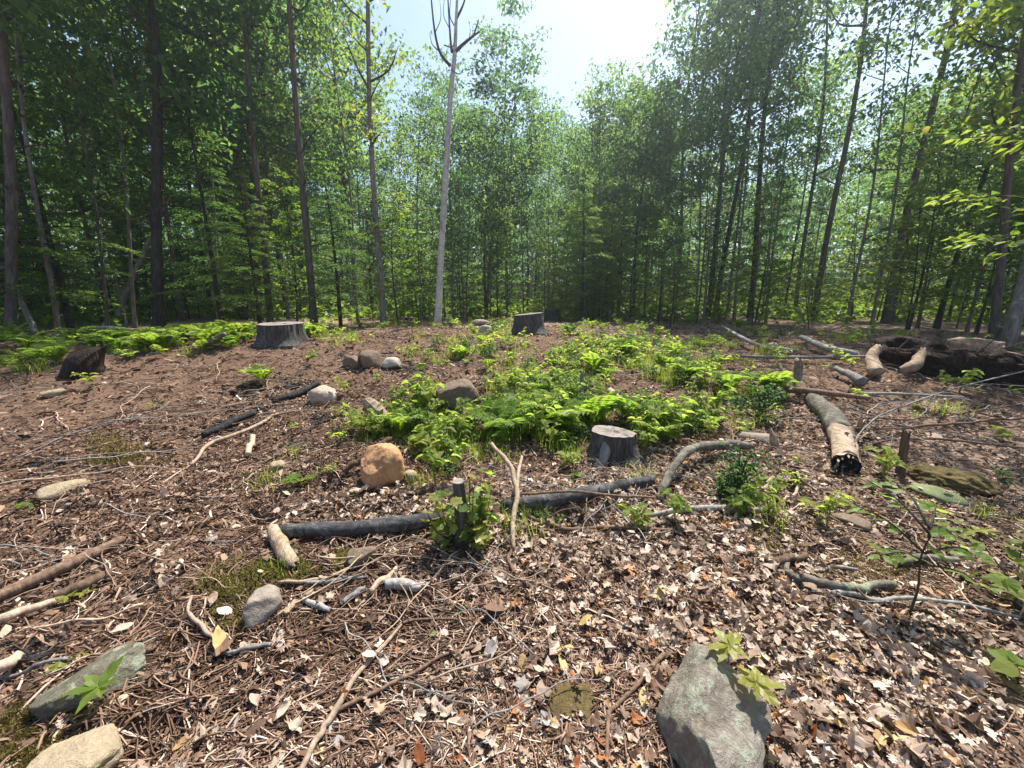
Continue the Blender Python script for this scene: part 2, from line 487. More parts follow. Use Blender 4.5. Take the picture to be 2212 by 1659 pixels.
# ------------------------------------------------------------------ regions (photograph scale, used as outlines on the ground)
CARPET = [(1400, 1190, 260, 90), (1700, 1320, 280, 120), (2000, 1500, 250, 170), (1950, 990, 340, 110), (2150, 1000, 200, 110), (1500, 1130, 220, 70), (1250, 1080, 180, 50), (1650, 1060, 250, 70), (860, 1090, 190, 28), (2000, 1350, 120, 90), (1480, 1290, 180, 60, .8), (1120, 1440, 120, 40, .35)]
BARE = [(2000, 1230, 170, 90), (2150, 1280, 150, 90)]
def blob(px, py, L):
    d = np.zeros_like(px)
    for e in L:
        w = e[4] if len(e) > 4 else 1
        d = np.maximum(d, w * np.exp(-((px - e[0]) / e[2]) ** 2 - ((py - e[1]) / e[3]) ** 2))
    return d
def carpet(px, py):
    d = blob(px, py, CARPET) - .8 * blob(px, py, BARE)
    return np.clip(d, 0, 1)
def region(px, py):
    if py > 1380: return 'near the mossy boulder' if px < 480 else 'below the crooked pale twig' if px < 760 else 'by the long forked branch' if px < 1120 else 'around the ochre mossy rock' if px < 1380 else 'beside the lichen covered boulder' if px < 1760 else 'in the lower right corner'
    if py > 1220: return 'by the two brown poles' if px < 420 else 'around the blocky rock' if px < 700 else 'among the wood splinters' if px < 960 else 'in the carpet below the sprouting stump' if px < 1400 else 'in the carpet left of the bent branch' if px < 1720 else 'around the pinnate sapling'
    if py > 1060: return 'on the soil by the flat pale rock' if px < 420 else 'left of the dark fallen log' if px < 640 else 'along the dark fallen log' if px < 960 else 'beside the forked stick' if px < 1240 else 'under the flat grey branch' if px < 1560 else 'between dark shrub and pinnate sapling' if px < 1900 else 'below the green moss dome'
    if py > 940: return 'on the soil left of the curved stick' if px < 420 else 'left of the orange boulder' if px < 760 else 'around the orange boulder' if px < 960 else 'above the forked stick' if px < 1220 else 'around the flat topped stump' if px < 1440 else 'under the arched branch' if px < 1680 else 'around the rotten log end' if px < 1920 else 'beside the upright stub'
    if py > 830: return 'on the mound at far left' if px < 400 else 'around the blackened branches' if px < 740 else 'near the grey wood wedge' if px < 900 else 'around the dark brown boulder' if px < 1080 else 'around the tall fern' if px < 1290 else 'behind the flat topped stump' if px < 1480 else 'left of the rotten log' if px < 1740 else 'in the brush below the root mound'
    return 'beside the upright root slab' if px < 380 else 'on the mound below the grey stump' if px < 700 else 'around the three rocks' if px < 900 else 'in front of the dead birch' if px < 1060 else 'around the two back stumps' if px < 1290 else 'in the green patch under the sky gap' if px < 1560 else 'around the grey dead limb' if px < 1840 else 'around the root chunks'

# ------------------------------------------------------------------ ground
def build_ground():
    nr = 380
    r = .22 * (420 / .22) ** (np.arange(nr) / (nr - 1))
    a = np.r_[np.linspace(-RAD(82), RAD(82), 540), np.linspace(RAD(82), 2 * math.pi - RAD(82), 62)[1:-1]]
    na = len(a)
    R, A = np.meshgrid(r, a, indexing='ij')
    x = (R * np.sin(A)).ravel(); y = (R * np.cos(A)).ravel()
    z = HF(x, y)
    rr = np.hypot(x, y)
    px, py = project(np.stack([x, y, z], -1))
    c = np.nan_to_num(carpet(np.nan_to_num(px, nan=-9e3), np.nan_to_num(py, nan=-9e3)))
    c = np.clip(c * (1 + .8 * fbm2(x / .4, y / .4, 61, 2)), 0, .9)
    c = np.maximum(c, .75 * sst((rr - 10) / 4))
    g = Geo()
    V = np.stack([x, y, z], -1)
    i = np.arange(nr - 1)[:, None] * na; j = np.arange(na)[None]; k = (j + 1) % na
    Q = np.stack([i + j, i + na + j, i + na + k, i + k], -1).reshape(-1, 4)
    V = np.vstack([V, [[0, 0, float(H(0, 0))]]]); c = np.r_[c, 0]
    T = np.stack([np.full(na, nr * na), np.arange(na), (np.arange(na) + 1) % na], -1)
    g.add(V, T, Q, c)
    link('ground', make_mesh('ground', g, M['ground'], True), kind='structure')
build_ground()

# ------------------------------------------------------------------ tree kinds
def trunk_path(Ht, r, wob=.25, lean=(0, 0)):
    n = 12; z = np.linspace(-.3, Ht, n)
    ph = r.uniform(0, 9)
    w = wob * np.clip(z / Ht, 0, 1)
    return np.stack([w * np.sin(z * .45 + ph) + lean[0] * z, w * np.cos(z * .38 + ph * 2) + lean[1] * z, z], -1)

def on_path(P, z):
    return np.array([np.interp(z, P[:, 2], P[:, 0]), np.interp(z, P[:, 2], P[:, 1]), z])

def tall_tree(seed, Ht, lo, spread, nl, npl, L, rb, dead=6):
    """forest broadleaf: long bole, ascending limbs, layered leaf clumps"""
    r = np.random.RandomState(seed)
    P = trunk_path(Ht, r)
    tk, br, lf = Geo(), Geo(), Geo()
    Ps = spline(P, 3)
    rad = rb * (1 - .82 * np.clip(Ps[:, 2] / Ht, 0, 1)) * (1 + .4 * np.exp(-np.clip(Ps[:, 2], 0, 9) / .2))
    V, T, Q = tube(Ps, rad, 10, .10, seed); tk.add(V, T, Q)
    az = r.uniform(0, 6)
    for i in range(nl):
        t = (i + r.uniform(0, .8)) / nl
        z = lo * Ht + (1 - lo) * Ht * (t ** .9) * .97
        az += 2.4 + r.normal() * .4
        ln = spread * (.35 + .65 * math.sin(math.pi * min(1, .18 + .82 * (1 - t)))) * r.uniform(.6, 1.15)
        up = r.uniform(.25, .7) + .5 * t
        b0 = on_path(P, z)
        d = np.array([math.cos(az), math.sin(az), up]); d /= np.linalg.norm(d)
        b1 = b0 + d * ln * .5 + r.normal(size=3) * .08 * ln
        b2 = b0 + d * ln + np.array([0, 0, ln * .12]) + r.normal(size=3) * .12 * ln
        pp = spline([b0, b1, b2], 3)
        rr = rb * .42 * (1 - .65 * t)
        V, T, Q = tube(pp, [rr, rr * .25], 5, 0, 0, False); br.add(V, T, Q)
        k = max(3, int(round(ln * 2.6)))
        for s in range(k):
            f = .32 + .68 * (s + r.uniform(0, 1)) / k
            c = b0 + (b2 - b0) * f + r.normal(size=3) * np.array([.34, .34, .22]) * ln * .33
            V, T, Q = tube(np.array([b0 + (b2 - b0) * max(0, f - .18), c]), [rr * .3, .006], 3, 0, 0, False); br.add(V, T, Q)
            n = int(npl * r.uniform(.6, 1.4))
            sg = r.uniform(.26, .58)
            C = c + r.normal(size=(n, 3)) * np.array([sg, sg, sg * .42])
            Nn = nrm(r.normal(size=(n, 3)) * .55 + [0, 0, 1])
            A = np.cross(Nn, rand_dirs(n, r)); A[:, 2] -= .25
            l = L * r.uniform(.45, 1.3, n)
            V, T = leafquads(C, A, Nn, l, l * r.uniform(.45, .75, n), .16, .2)
            base = r.uniform(0, .6)
            lf.add(V, T, None, np.repeat(np.clip(base + r.normal(size=n) * .22, 0, 1), 4))
    for i in range(dead):
        z = Ht * r.uniform(.12, lo + .1); a = r.uniform(0, 6.3); ln = r.uniform(.4, 1.5)
        b0 = on_path(P, z); b2 = b0 + np.array([math.cos(a) * ln, math.sin(a) * ln, r.uniform(-.1, .6) * ln])
        V, T, Q = tube(spline([b0, (b0 + b2) / 2 + r.normal(size=3) * .06, b2], 2), [.022, .006], 4, 0, 0, False); br.add(V, T, Q)
    return tk, br, lf

def hemlock(seed, Ht, rb, spread, lo=.08, nb=46):
    r = np.random.RandomState(seed)
    P = trunk_path(Ht, r, .12); tk, br, lf = Geo(), Geo(), Geo()
    V, T, Q = tube(spline(P, 2), [rb * 1.2, rb * .1], 8, .08, seed); tk.add(V, T, Q)
    az = 0
    for i in range(nb):
        t = (i + r.uniform()) / nb
        z = Ht * (lo + (1 - lo) * t * .98); az += 2.39996 + r.normal() * .3
        ln = spread * ((1 - t) ** .75 + .06) * r.uniform(.7, 1.15)
        b0 = on_path(P, z); u = np.array([math.cos(az), math.sin(az), 0])
        s = np.linspace(0, 1, 6)
        path = b0 + u * (s * ln)[:, None] + np.array([0, 0, 1]) * (.16 * ln * np.sin(s * 2.2) - .22 * ln * s ** 2)[:, None]
        V, T, Q = tube(path, [.018, .004], 4, 0, 0, False); br.add(V, T, Q)
        side = np.array([-u[1], u[0], 0])
        nt_ = int(7 + ln * 7)
        for k in range(nt_):
            f = .15 + .85 * k / nt_
            c = np.array([np.interp(f, s, path[:, j]) for j in range(3)])
            for sg in (-1, 1):
                tl = ln * .42 * (1.1 - f) * r.uniform(.7, 1.2) + .08
                dirn = nrm((side * sg * .85 + u * .55 + np.array([0, 0, r.normal() * .12 - .12]))[None])[0]
                m = int(4 + tl * 13)
                q = (np.arange(m) + .5) / m
                C = c + dirn * (q * tl)[:, None] + r.normal(size=(m, 3)) * .012
                C[:, 2] -= .10 * tl * q ** 2
                pd = np.cross(dirn, [0, 0, 1.0])
                sgn = np.where(np.arange(m) % 2 == 0, 1, -1)[:, None]
                A = dirn * .7 + pd * sgn * .75 + r.normal(size=(m, 3)) * .1
                Nn = nrm(np.array([0, 0, 1.0]) + r.normal(size=(m, 3)) * .22)
                l = r.uniform(.07, .12, m)
                V, T = leafquads(C, A, Nn, l, l * .42, .05, .1)
                lf.add(V, T, None, np.repeat(np.clip(.25 + .5 * f + r.normal(size=m) * .15, 0, 1), 4))
    return tk, br, lf

def sapling(seed, Ht, lo, spread, nb, npb, L, rb):
    """understory sapling with level sprays of leaves"""
    r = np.random.RandomState(seed)
    P = trunk_path(Ht, r, .3); tk, br, lf = Geo(), Geo(), Geo()
    V, T, Q = tube(spline(P, 2), [rb * 1.3, rb * .2], 7, .06, seed); tk.add(V, T, Q)
    az = r.uniform(0, 6)
    for i in range(nb):
        t = (i + r.uniform()) / nb
        z = Ht * (lo + (1 - lo) * t); az += 2.4 + r.normal() * .5
        ln = spread * (1 - .6 * t) * r.uniform(.6, 1.2)
        b0 = on_path(P, z); u = np.array([math.cos(az), math.sin(az), r.uniform(.05, .35)])
        b2 = b0 + u * ln; b1 = b0 + u * ln * .5 + np.array([0, 0, .08 * ln])
        V, T, Q = tube(spline([b0, b1, b2], 3), [rb * .4, .004], 4, 0, 0, False); br.add(V, T, Q)
        n = int(npb * r.uniform(.7, 1.3)); side = np.array([-u[1], u[0], 0])
        f = r.uniform(.15, 1.05, n); sgn = r.choice([-1, 1], n)
        off = r.uniform(0, 1, n) * ln * .38 * (1.15 - f)
        C = b0 + u * (f * ln)[:, None] + side * (sgn * off)[:, None] + r.normal(size=(n, 3)) * [.03, .03, .035]
        C[:, 2] += .08 * ln * np.sin(f * 3) - .10 * off
        A = u * .6 + side * (sgn * .8)[:, None] + r.normal(size=(n, 3)) * .3; A[:, 2] -= .15
        Nn = nrm(np.array([0, 0, 1.0]) + r.normal(size=(n, 3)) * .3)
        l = L * r.uniform(.6, 1.2, n)
        V, T = leafquads(C, A, Nn, l, l * r.uniform(.5, .7, n), .1, .15)
        lf.add(V, T, None, np.repeat(np.clip(r.uniform(.2, .8) + r.normal(size=n) * .15, 0, 1), 4))
    return tk, br, lf

KIND = {}
def kind(key, parts, bark, leaf, branch='branch'):
    tk, br, lf = parts
    KIND[key] = (make_mesh('trunk_' + key, tk, M[bark], True), make_mesh('limbs_' + key, br, M[branch], True) if br.n else None, make_mesh('crown_' + key, lf, M[leaf]) if lf.n else None)

kind('a', tall_tree(1, 17, .26, 3.6, 19, 40, .25, .115), 'bark', 'canopy')
kind('b', tall_tree(2, 19, .34, 3.3, 19, 40, .25, .105), 'bark', 'canopy')
kind('c', tall_tree(3, 15, .20, 3.3, 19, 40, .24, .095), 'bark_light', 'canopy')
kind('d', tall_tree(4, 16, .22, 3.0, 18, 38, .23, .085), 'bark', 'canopy_warm')
kind('e', tall_tree(5, 18, .30, 4.1, 20, 42, .26, .145), 'bark_dark', 'canopy')
kind('f', tall_tree(6, 12, .14, 2.7, 19, 36, .21, .07), 'bark_dark', 'canopy')
kind('sparse', tall_tree(7, 17, .30, 2.3, 22, 20, .19, .10, 9), 'bark_light', 'canopy_warm')
kind('sparse2', tall_tree(8, 18, .46, 2.5, 17, 26, .20, .11, 9), 'bark', 'canopy')
kind('pole', tall_tree(9, 9, .35, 1.5, 12, 20, .17, .04, 10), 'bark', 'canopy')
kind('pole2', tall_tree(10, 12, .42, 1.8, 12, 22, .18, .055, 10), 'bark_light', 'canopy')
kind('open', tall_tree(21, 17, .36, 3.2, 15, 28, .235, .10, 8), 'bark', 'canopy')
kind('open2', tall_tree(22, 18, .42, 3.4, 15, 28, .24, .12, 8), 'bark_dark', 'canopy')
kind('hem', hemlock(11, 6.5, .07, 2.0), 'bark_dark', 'hemlock')
kind('hem2', hemlock(12, 9, .09, 2.3, .1, 54), 'bark_dark', 'hemlock')
kind('sap', sapling(13, 3.4, .12, 1.3, 24, 60, .115, .022), 'bark_dark', 'bright')
kind('sap2', sapling(14, 5.0, .16, 1.6, 30, 70, .12, .03), 'bark_dark', 'bright')
kind('sap3', sapling(15, 2.0, .1, .9, 18, 44, .10, .014), 'bark_dark', 'canopy_warm')
kind('sapd', sapling(16, 4.2, .08, 1.5, 30, 70, .125, .026), 'bark_dark', 'canopy')
kind('nearsap', sapling(17, 7.0, .25, 1.9, 34, 66, .105, .03), 'bark', 'canopy_warm')

def plant_tree(k, x, y, label, name='forest_tree', cat='tree', group=None, s=1.0, rz=None, lean=None, sxy=None, sink=0.0):
    o = empty(name, (x, y, float(H(x, y)) - sink), label, cat, group)
    rz = random.uniform(0, 6.28) if rz is None else rz
    q = Quaternion((0, 0, 1), rz)
    if lean is not None:
        q = Vector((0, 0, 1)).rotation_difference(Vector(lean)) @ q
    o.rotation_mode = 'QUATERNION'; o.rotation_quaternion = q
    sxy = s if sxy is None else sxy
    o.scale = (sxy, sxy, s)
    t, b, c = KIND[k]
    link('trunk', t, o)
    if b: link('limbs', b, o, kind='stuff')
    if c: link('crown', c, o, kind='stuff')
    return o

# hero trees: base and an upper point of the trunk as seen, the kind, and the height scale
def hero(bx, by, tx, ty, k, s, label, group=None, dist=None, name='forest_tree', sxy=None, cat='tree', rz=None):
    p = G(bx, by)
    if dist:
        d = ray(bx, by); d = d / np.hypot(d[0], d[1]); p = CAM + d * dist
    t = at_depth(tx, ty, p[1])
    v = t - np.array([p[0], p[1], float(H(p[0], p[1]))])
    return plant_tree(k, p[0], p[1], label, name, cat, group, s, rz, nrm(v[None])[0], sxy)

FRONT = 'tall trees along the front edge of the forest'
HEROES = [(22, 722, 14, 167, 'b', .95, 'dark trunked leafy tree at the far left edge of the clearing', 15),
          (346, 715, 320, 33, 'e', 1.0, 'thick dark trunked tree rising behind the hemlock on the left', 15.5),
          (585, 703, 537, 117, 'b', .95, 'slender tree whose trunk stands directly behind the big grey stump', 15),
          (679, 701, 627, 67, 'sparse2', 1.0, 'tall slim grey trunk just right of the big grey stump', 14),
          (830, 708, 797, 133, 'sparse', 1.0, 'tall slim grey trunk halfway between grey stump and dead birch', 13.5),
          (1050, 690, 1084, 290, 'a', .76, 'leafy tree with a tall rounded head right of the dead birch', 21),
          (1283, 680, 1294, 420, 'c', .70, 'tree behind the small back stump with a thin grey trunk', 22),
          (1335, 680, 1345, 400, 'f', .95, 'short dark trunked tree right of the small back stump', 24),
          (1530, 672, 1562, 330, 'open', 1.1, 'left one of two close dark trunks under the tall right hand crowns', 23),
          (1545, 672, 1600, 330, 'open2', 1.08, 'right one of two close dark trunks under the tall right hand crowns', 24),
          (1460, 676, 1480, 340, 'open', .98, 'dark slim tree left of the pair of close trunks', 24),
          (1622, 668, 1652, 320, 'open2', 1.12, 'stout forked tree right of the pair of close trunks', 22),
          (1762, 668, 1850, 130, 'sparse2', 1.05, 'right leaning dark trunk with open crown against the sky gap', 21),
          (1720, 662, 1770, 250, 'open', 1.0, 'tree with a dim slim trunk left of the right leaning tree', 25),
          (1920, 660, 2040, 60, 'sparse2', 1.12, 'strongly right leaning bare trunk crossing the right hand sky gap', 20),
          (2030, 680, 2110, 420, 'f', 1.0, 'short dark tree in the thicket left of the right hand maple', 17),
          (2165, 660, 2200, 300, 'd', .85, 'yellowing tree in the thicket at the right edge', 13)]
for (bx, by, tx, ty, k, s, lab, d) in HEROES:
    hero(bx, by, tx, ty, k, s, lab, FRONT, d)

for i, (bx, tx, d, k, s) in enumerate([(470, 452, 16.5, 'pole2', .9), (288, 262, 17, 'pole2', 1.0), (228, 196, 16.5, 'pole', 1.1), (120, 84, 16, 'pole2', 1.05), (772, 750, 16, 'pole2', .95), (908, 905, 15.5, 'pole2', .68), (1008, 1008, 16, 'pole', .8), (1130, 1132, 17, 'pole', .8),
                                       (1392, 1400, 18.5, 'pole', .85), (1428, 1440, 19, 'pole2', .7), (1502, 1516, 19, 'pole2', .95), (1586, 1604, 18.5, 'pole2', 1.0), (1655, 1682, 19, 'pole2', .95), (1830, 1880, 18, 'pole2', .9), (1885, 1935, 19, 'pole2', .95), (1985, 2050, 17, 'pole', .95), (2095, 2160, 16, 'pole2', .75)]):
    hero(bx, 690, tx, 400, k, s, 'thin bare stemmed pole tree standing at the edge ' + ['left of the big grey stump', 'behind the deadfall', 'left of the deadfall', 'beside the leaning pole', 'between two slim grey trunks', 'left of the dead birch', 'right of the dead birch', 'behind the squat grey stump', 'right of the back stumps', 'left of the dark slim tree', 'touching the two close trunks', 'right of the two close trunks', 'right of the stout forked tree', 'right of the leaning dark tree', 'before the bare leaning trunk', 'right of the bare leaning trunk', 'behind the root mound'][i], FRONT, d, 'pole_tree')

# dead birch
def dead_birch():
    base = G(945, 697)
    d = ray(945, 697); d = d / np.hypot(d[0], d[1]); base = CAM + d * 13.2
    base[2] = float(H(base[0], base[1])); Y = base[1]
    o = empty('dead_birch', base, 'pale leafless birch with bare forked top standing at the forest edge', 'tree', FRONT)
    def pts(L): return np.array([at_depth(a, b, Y + c) for a, b, c in L]) - base
    m = mpp(base)
    g = Geo()
    t = pts([(945, 705, 0), (952, 560, 0), (966, 330, 0), (974, 200, 0), (982, 120, .1), (986, 30, .1), (990, -60, .2)])
    V, T, Q = tube(spline(t, 6), np.array([8.6, 6.6, 6.0, 5.2, 4.8, 3.8, 2.6, 1.6]) * m * .95, 12, .06, 4); g.add(V, T, Q)
    link('trunk', make_mesh('birch_trunk', g, M['birch'], True), o)
    for i, (L, w) in enumerate([([(973, 143, 0), (950, 112, -.1), (938, 60, -.2), (930, -20, -.3)], 3.2), ([(976, 112, 0), (972, 70, .2), (966, -30, .3)], 2.8),
                     ([(983, 112, .1), (1005, 92, .1), (1022, 78, 0), (1036, 68, 0)], 3.6), ([(1022, 80, 0), (1030, 55, .1), (1034, 42, .1)], 1.8),
                     ([(986, 40, .1), (1000, 12, .2), (1012, -30, .2)], 2.6), ([(960, 98, 0), (978, 100, -.2), (985, 66, -.3)], 1.2), ([(976, 150, 0), (990, 160, -.3), (1003, 150, -.4)], 1.3),
                     ([(968, 300, 0), (985, 280, -.2), (992, 262, -.3)], 1.1), ([(950, 112, 0), (934, 96, .2), (928, 70, .3)], 1.2), ([(940, 70, -.2), (952, 40, 0), (950, 0, .1)], .9), ([(1012, 88, .1), (1016, 64, .2), (1012, 44, .3)], .8), ([(984, 60, .1), (972, 34, .2), (974, -10, .2)], 1.3), ([(970, 60, .2), (958, 30, .3), (962, -20, .3)], .9), ([(960, 420, 0), (944, 400, .2), (938, 372, .3)], .8)]):
        g = Geo(); V, T, Q = tube(spline(pts(L), 5), [w * m, w * m * .35], 7, .08, i); g.add(V, T, Q)
        link('branch', make_mesh('birch_branch', g, M['branch'], True), o)
dead_birch()

# rows behind the front edge
def too_close(x, y, L, d):
    return any((x - a) ** 2 + (y - b) ** 2 < d * d for a, b in L)
placed = []
SECT = [(130, 'behind the left leaning pole'), (290, 'behind the arched deadfall'), (420, 'behind the leaning dead tree'), (540, 'behind the drooping hemlock'), (680, 'behind the big grey stump'), (820, 'behind the slim grey trunks'), (960, 'behind the dead birch'),
        (1090, 'behind the round headed tree'), (1230, 'behind the two back stumps'), (1440, 'under the open sky gap'), (1580, 'behind the two close trunks'), (1740, 'behind the stout forked tree'), (1860, 'behind the right leaning tree'), (1990, 'behind the upright root chunks'), (2120, 'behind the root mound'), (9999, 'behind the right edge stump')]
def where(px): return next(t for l, t in SECT if px < l)
LOOK = {'a': 'brown barked leafy tree', 'b': 'tall brown barked tree', 'c': 'grey barked leafy tree', 'd': 'yellowing leafy tree', 'e': 'stout dark barked tree', 'f': 'short dark barked tree', 'open': 'open crowned brown barked tree', 'open2': 'open crowned dark barked tree'}
RANK = (' in the second rank ', ' deeper in the forest ', ' far back in the forest ')
def gapcap(px, x, y, r):
    rr = math.hypot(x, y)
    if 925 < px < 1465:
        e = r.uniform(19, 23) if 1160 < px < 1330 else r.uniform(20, 26)
    elif px > 1880: e = r.uniform(15, 21) if px < 2120 else r.uniform(17, 25)
    else: return 99
    return CAM[2] + rr * math.tan(RAD(e)) - float(H(x, y))
rt = np.random.RandomState(77)
for row, (r0, r1, n) in enumerate([(20, 26, 25), (27, 36, 36), (38, 58, 54)]):
    cnt = 0; tries = 0
    while cnt < n and tries < 3000:
        tries += 1
        az = rt.uniform(-RAD(62), RAD(62)); rr = rt.uniform(r0, r1)
        x, y = rr * math.sin(az), rr * math.cos(az)
        if too_close(x, y, placed, 1.5 + .3 * row): continue
        px, py = project(np.array([x, y, .6]))
        if 1060 < px < 1430 and row < 1 and rt.rand() < .5: continue
        if 1430 < px < 1880 and (rt.rand() < .55 or (row == 0 and rr < 23)): continue
        placed.append((x, y)); cnt += 1
        ks = ['open', 'open2', 'c', 'd', 'open', 'f'] if 1400 < px < 1900 else ['a', 'b', 'c', 'd', 'e', 'f'] if px < 1900 else ['a', 'c', 'd', 'd', 'f']
        k = ks[rt.randint(len(ks))]
        ht = {'a': 17, 'b': 19, 'c': 15, 'd': 16, 'e': 18, 'f': 12, 'open': 17, 'open2': 18}[k]
        s = rt.uniform(.85, 1.15)
        s = min(s, gapcap(px, x, y, rt) / ht)
        plant_tree(k, x, y, LOOK[k] + RANK[row] + where(px), 'forest_tree', 'tree', 'trees of the forest behind its front edge', s, sxy=max(s, .66) * rt.uniform(.9, 1.15))

# thin poles inside the edge
for i in range(70):
    az = rt.uniform(-RAD(58), RAD(58)); rr = rt.uniform(16, 32)
    x, y = rr * math.sin(az), rr * math.cos(az)
    px, py = project(np.array([x, y, .6]))
    s = min(rt.uniform(.6, 1.0), gapcap(px, x, y, rt) / 12)
    plant_tree('pole' if i % 2 else 'pole2', x, y, ('thin dark' if i % 2 else 'thin brown') + ' pole tree ' + where(px), 'pole_tree', 'tree', 'thin pole trees inside the forest edge', s)

# understory
def under(bx, by, dist, k, s, label, group=None, name='sapling', cat='sapling'):
    d = ray(bx, by); d = d / np.hypot(d[0], d[1]); p = CAM + d * dist
    plant_tree(k, p[0], p[1], label, name, cat, group, s)
under(480, 700, 15.5, 'hem2', .82, 'bright hemlock with drooping feathery boughs left of the big grey stump', name='hemlock', cat='tree')
under(735, 690, 14.2, 'hem', .82, 'small yellowish hemlock right of the slim trunk by the grey stump', name='hemlock', cat='tree')
under(560, 690, 14.5, 'hem', .72, 'low hemlock right behind the big grey stump', name='hemlock', cat='tree')
under(150, 700, 17, 'hem2', .9, 'shaded hemlock behind the left fern strip', name='hemlock', cat='tree')
under(30, 700, 16, 'hem', .95, 'shaded hemlock at the left edge of the picture', name='hemlock', cat='tree')
under(640, 680, 15.6, 'sap2', .95, 'yellow green maple sapling between two slim trunks by the grey stump')
under(860, 695, 13.8, 'sap2', .85, 'sunlit beech sapling with level sprays right of the slim grey trunk')
under(905, 690, 15.5, 'sap', .95, 'smaller beech sapling just left of the dead birch')
under(1075, 690, 17, 'sap2', .95, 'sunlit sapling in the shade right of the dead birch')
under(2420, 300, 6.6, 'nearsap', .95, 'yellow green maple close by at the right edge', name='maple_tree', cat='tree')
US = 'understory saplings along the forest edge'
for i in range(150):
    az = rt.uniform(-RAD(58), RAD(58)); rr = rt.uniform(16, 30)
    if az > RAD(20): rr = rt.uniform(13, 38)
    elif i % 3 == 0: rr = rt.uniform(28, 50)
    if az < -RAD(4): rr = max(rr, 20 + 6 * rt.rand())
    x, y = rr * math.sin(az), rr * math.cos(az)
    px, py = project(np.array([x, y, .6]))
    k = ['sapd', 'sapd', 'sapd', 'sapd', 'sap2', 'hem'][rt.randint(6)] if px < 1000 else ['sap', 'sap2', 'sap3', 'sapd', 'sapd', 'hem'][rt.randint(6)] if px < 1400 else ['sap', 'sap3', 'sap2', 'sap3', 'sapd'][rt.randint(5)]  # mostly darker leaf colours on the left, painting in the forest shade there
    lk = {'sapd': 'dark green leafy sapling ', 'sap3': 'small olive leafed sapling ', 'sap': 'bright green low sapling ', 'sap2': 'taller bright green sapling ', 'hem': 'young feathery hemlock '}[k]
    if k == 'hem': plant_tree(k, x, y, lk + where(px), 'hemlock', 'tree', 'young hemlocks in the forest', rt.uniform(.5, .9))
    else: plant_tree(k, x, y, lk + ('close ' if rr < 22 else 'far ') + where(px), 'sapling', 'sapling', US, rt.uniform(.7, 1.25))

# far woods seen as one mass
def far_woods():
    r = np.random.RandomState(5); g = Geo(); n = 130000
    az = r.uniform(-RAD(68), RAD(68), n); rr = r.uniform(52, 84, n)
    x, y = rr * np.sin(az), rr * np.cos(az)
    top = 13 + 4 * fbm2(az * 14, az * 3, 8, 3)
    z = H(x, y) + np.abs(r.normal(size=n)) * .0 + top * r.uniform(0, 1, n) ** 1.3
    Nn = nrm(r.normal(size=(n, 3)) * .6 + [0, 0, .8]); A = np.cross(Nn, rand_dirs(n, r)); l = r.uniform(.35, .75, n)
    V, T = leafquads(np.stack([x, y, z], -1), A, Nn, l, l * .65); g.add(V, T, None, np.repeat(np.clip(.3 + r.normal(size=n) * .2, 0, 1), 4))
    link('far_woods', make_mesh('far_woods', g, M['canopy']), kind='stuff', label='distant leafy woods behind the whole clearing', cat='woods')
far_woods()
def floor_growth():
    r = np.random.RandomState(6); g = Geo(); n = 42000
    az = r.uniform(-RAD(64), RAD(64), n); rr = np.sqrt(r.uniform(17 ** 2, 60 ** 2, n))
    x, y = rr * np.sin(az), rr * np.cos(az)
    k = fbm2(x / 3.5, y / 3.5, 71, 2) > -.15; x, y, rr = x[k], y[k], rr[k]; n = len(x)
    z = H(x, y) + np.abs(r.normal(size=n)) * .28 * (1 + .012 * rr)
    Nn = nrm(r.normal(size=(n, 3)) * .5 + [0, 0, 1]); A = np.cross(Nn, rand_dirs(n, r)); l = r.uniform(.18, .34, n) * (1 + .012 * rr)
    V, T = leafquads(np.stack([x, y, z], -1), A, Nn, l, l * .6); g.add(V, T, None, np.repeat(np.clip(r.normal(.45, .25, n), 0, 1), 4))
    link('forest_floor_growth', make_mesh('forest_floor_growth', g, M['bright']), kind='stuff', label='low green growth covering the forest floor between the trunks', cat='undergrowth')
floor_growth()

# ------------------------------------------------------------------ rocks
def ico(sub):
    bm = bmesh.new(); bmesh.ops.create_icosphere(bm, subdivisions=sub, radius=1)
    V = np.array([v.co[:] for v in bm.verts]); T = np.array([[v.index for v in f.verts] for f in bm.faces]); bm.free()
    return V, T
ICO = {k: ico(k) for k in (2, 3, 4, 5)}
def rock_geo(seed, dims, sub=4, facets=9, rough=.055, hard=.66, ns=2.2, box=3.2):
    r = np.random.RandomState(seed)
    V, T = ICO[sub]; V = V / ((np.abs(V) ** box).sum(1) ** (1 / box))[:, None] * .92
    w_ = rand_dirs(1, r)[0]; V = V + .16 * np.outer(V @ w_, rand_dirs(1, r)[0])
    for i in range(facets):
        n = r.normal(size=3); n /= np.linalg.norm(n); d = r.uniform(hard, .98)
        s = V @ n; k = s > d
        V[k] -= np.outer(s[k] - d, n) * .92
    V = V * (1 + rough * 2 * fbm3(V * ns + seed, seed, 4) - rough * 1.2 * np.abs(fbm3(V * ns * 2.6 + seed, seed + 4, 3)))[:, None]
    V = V + rough * .35 * np.stack([fbm3(V * 7 + seed + q, seed + q, 2) for q in (1, 2, 3)], -1)
    V = V * np.asarray(dims)
    g = Geo(); g.add(V, T, None, 0); return g

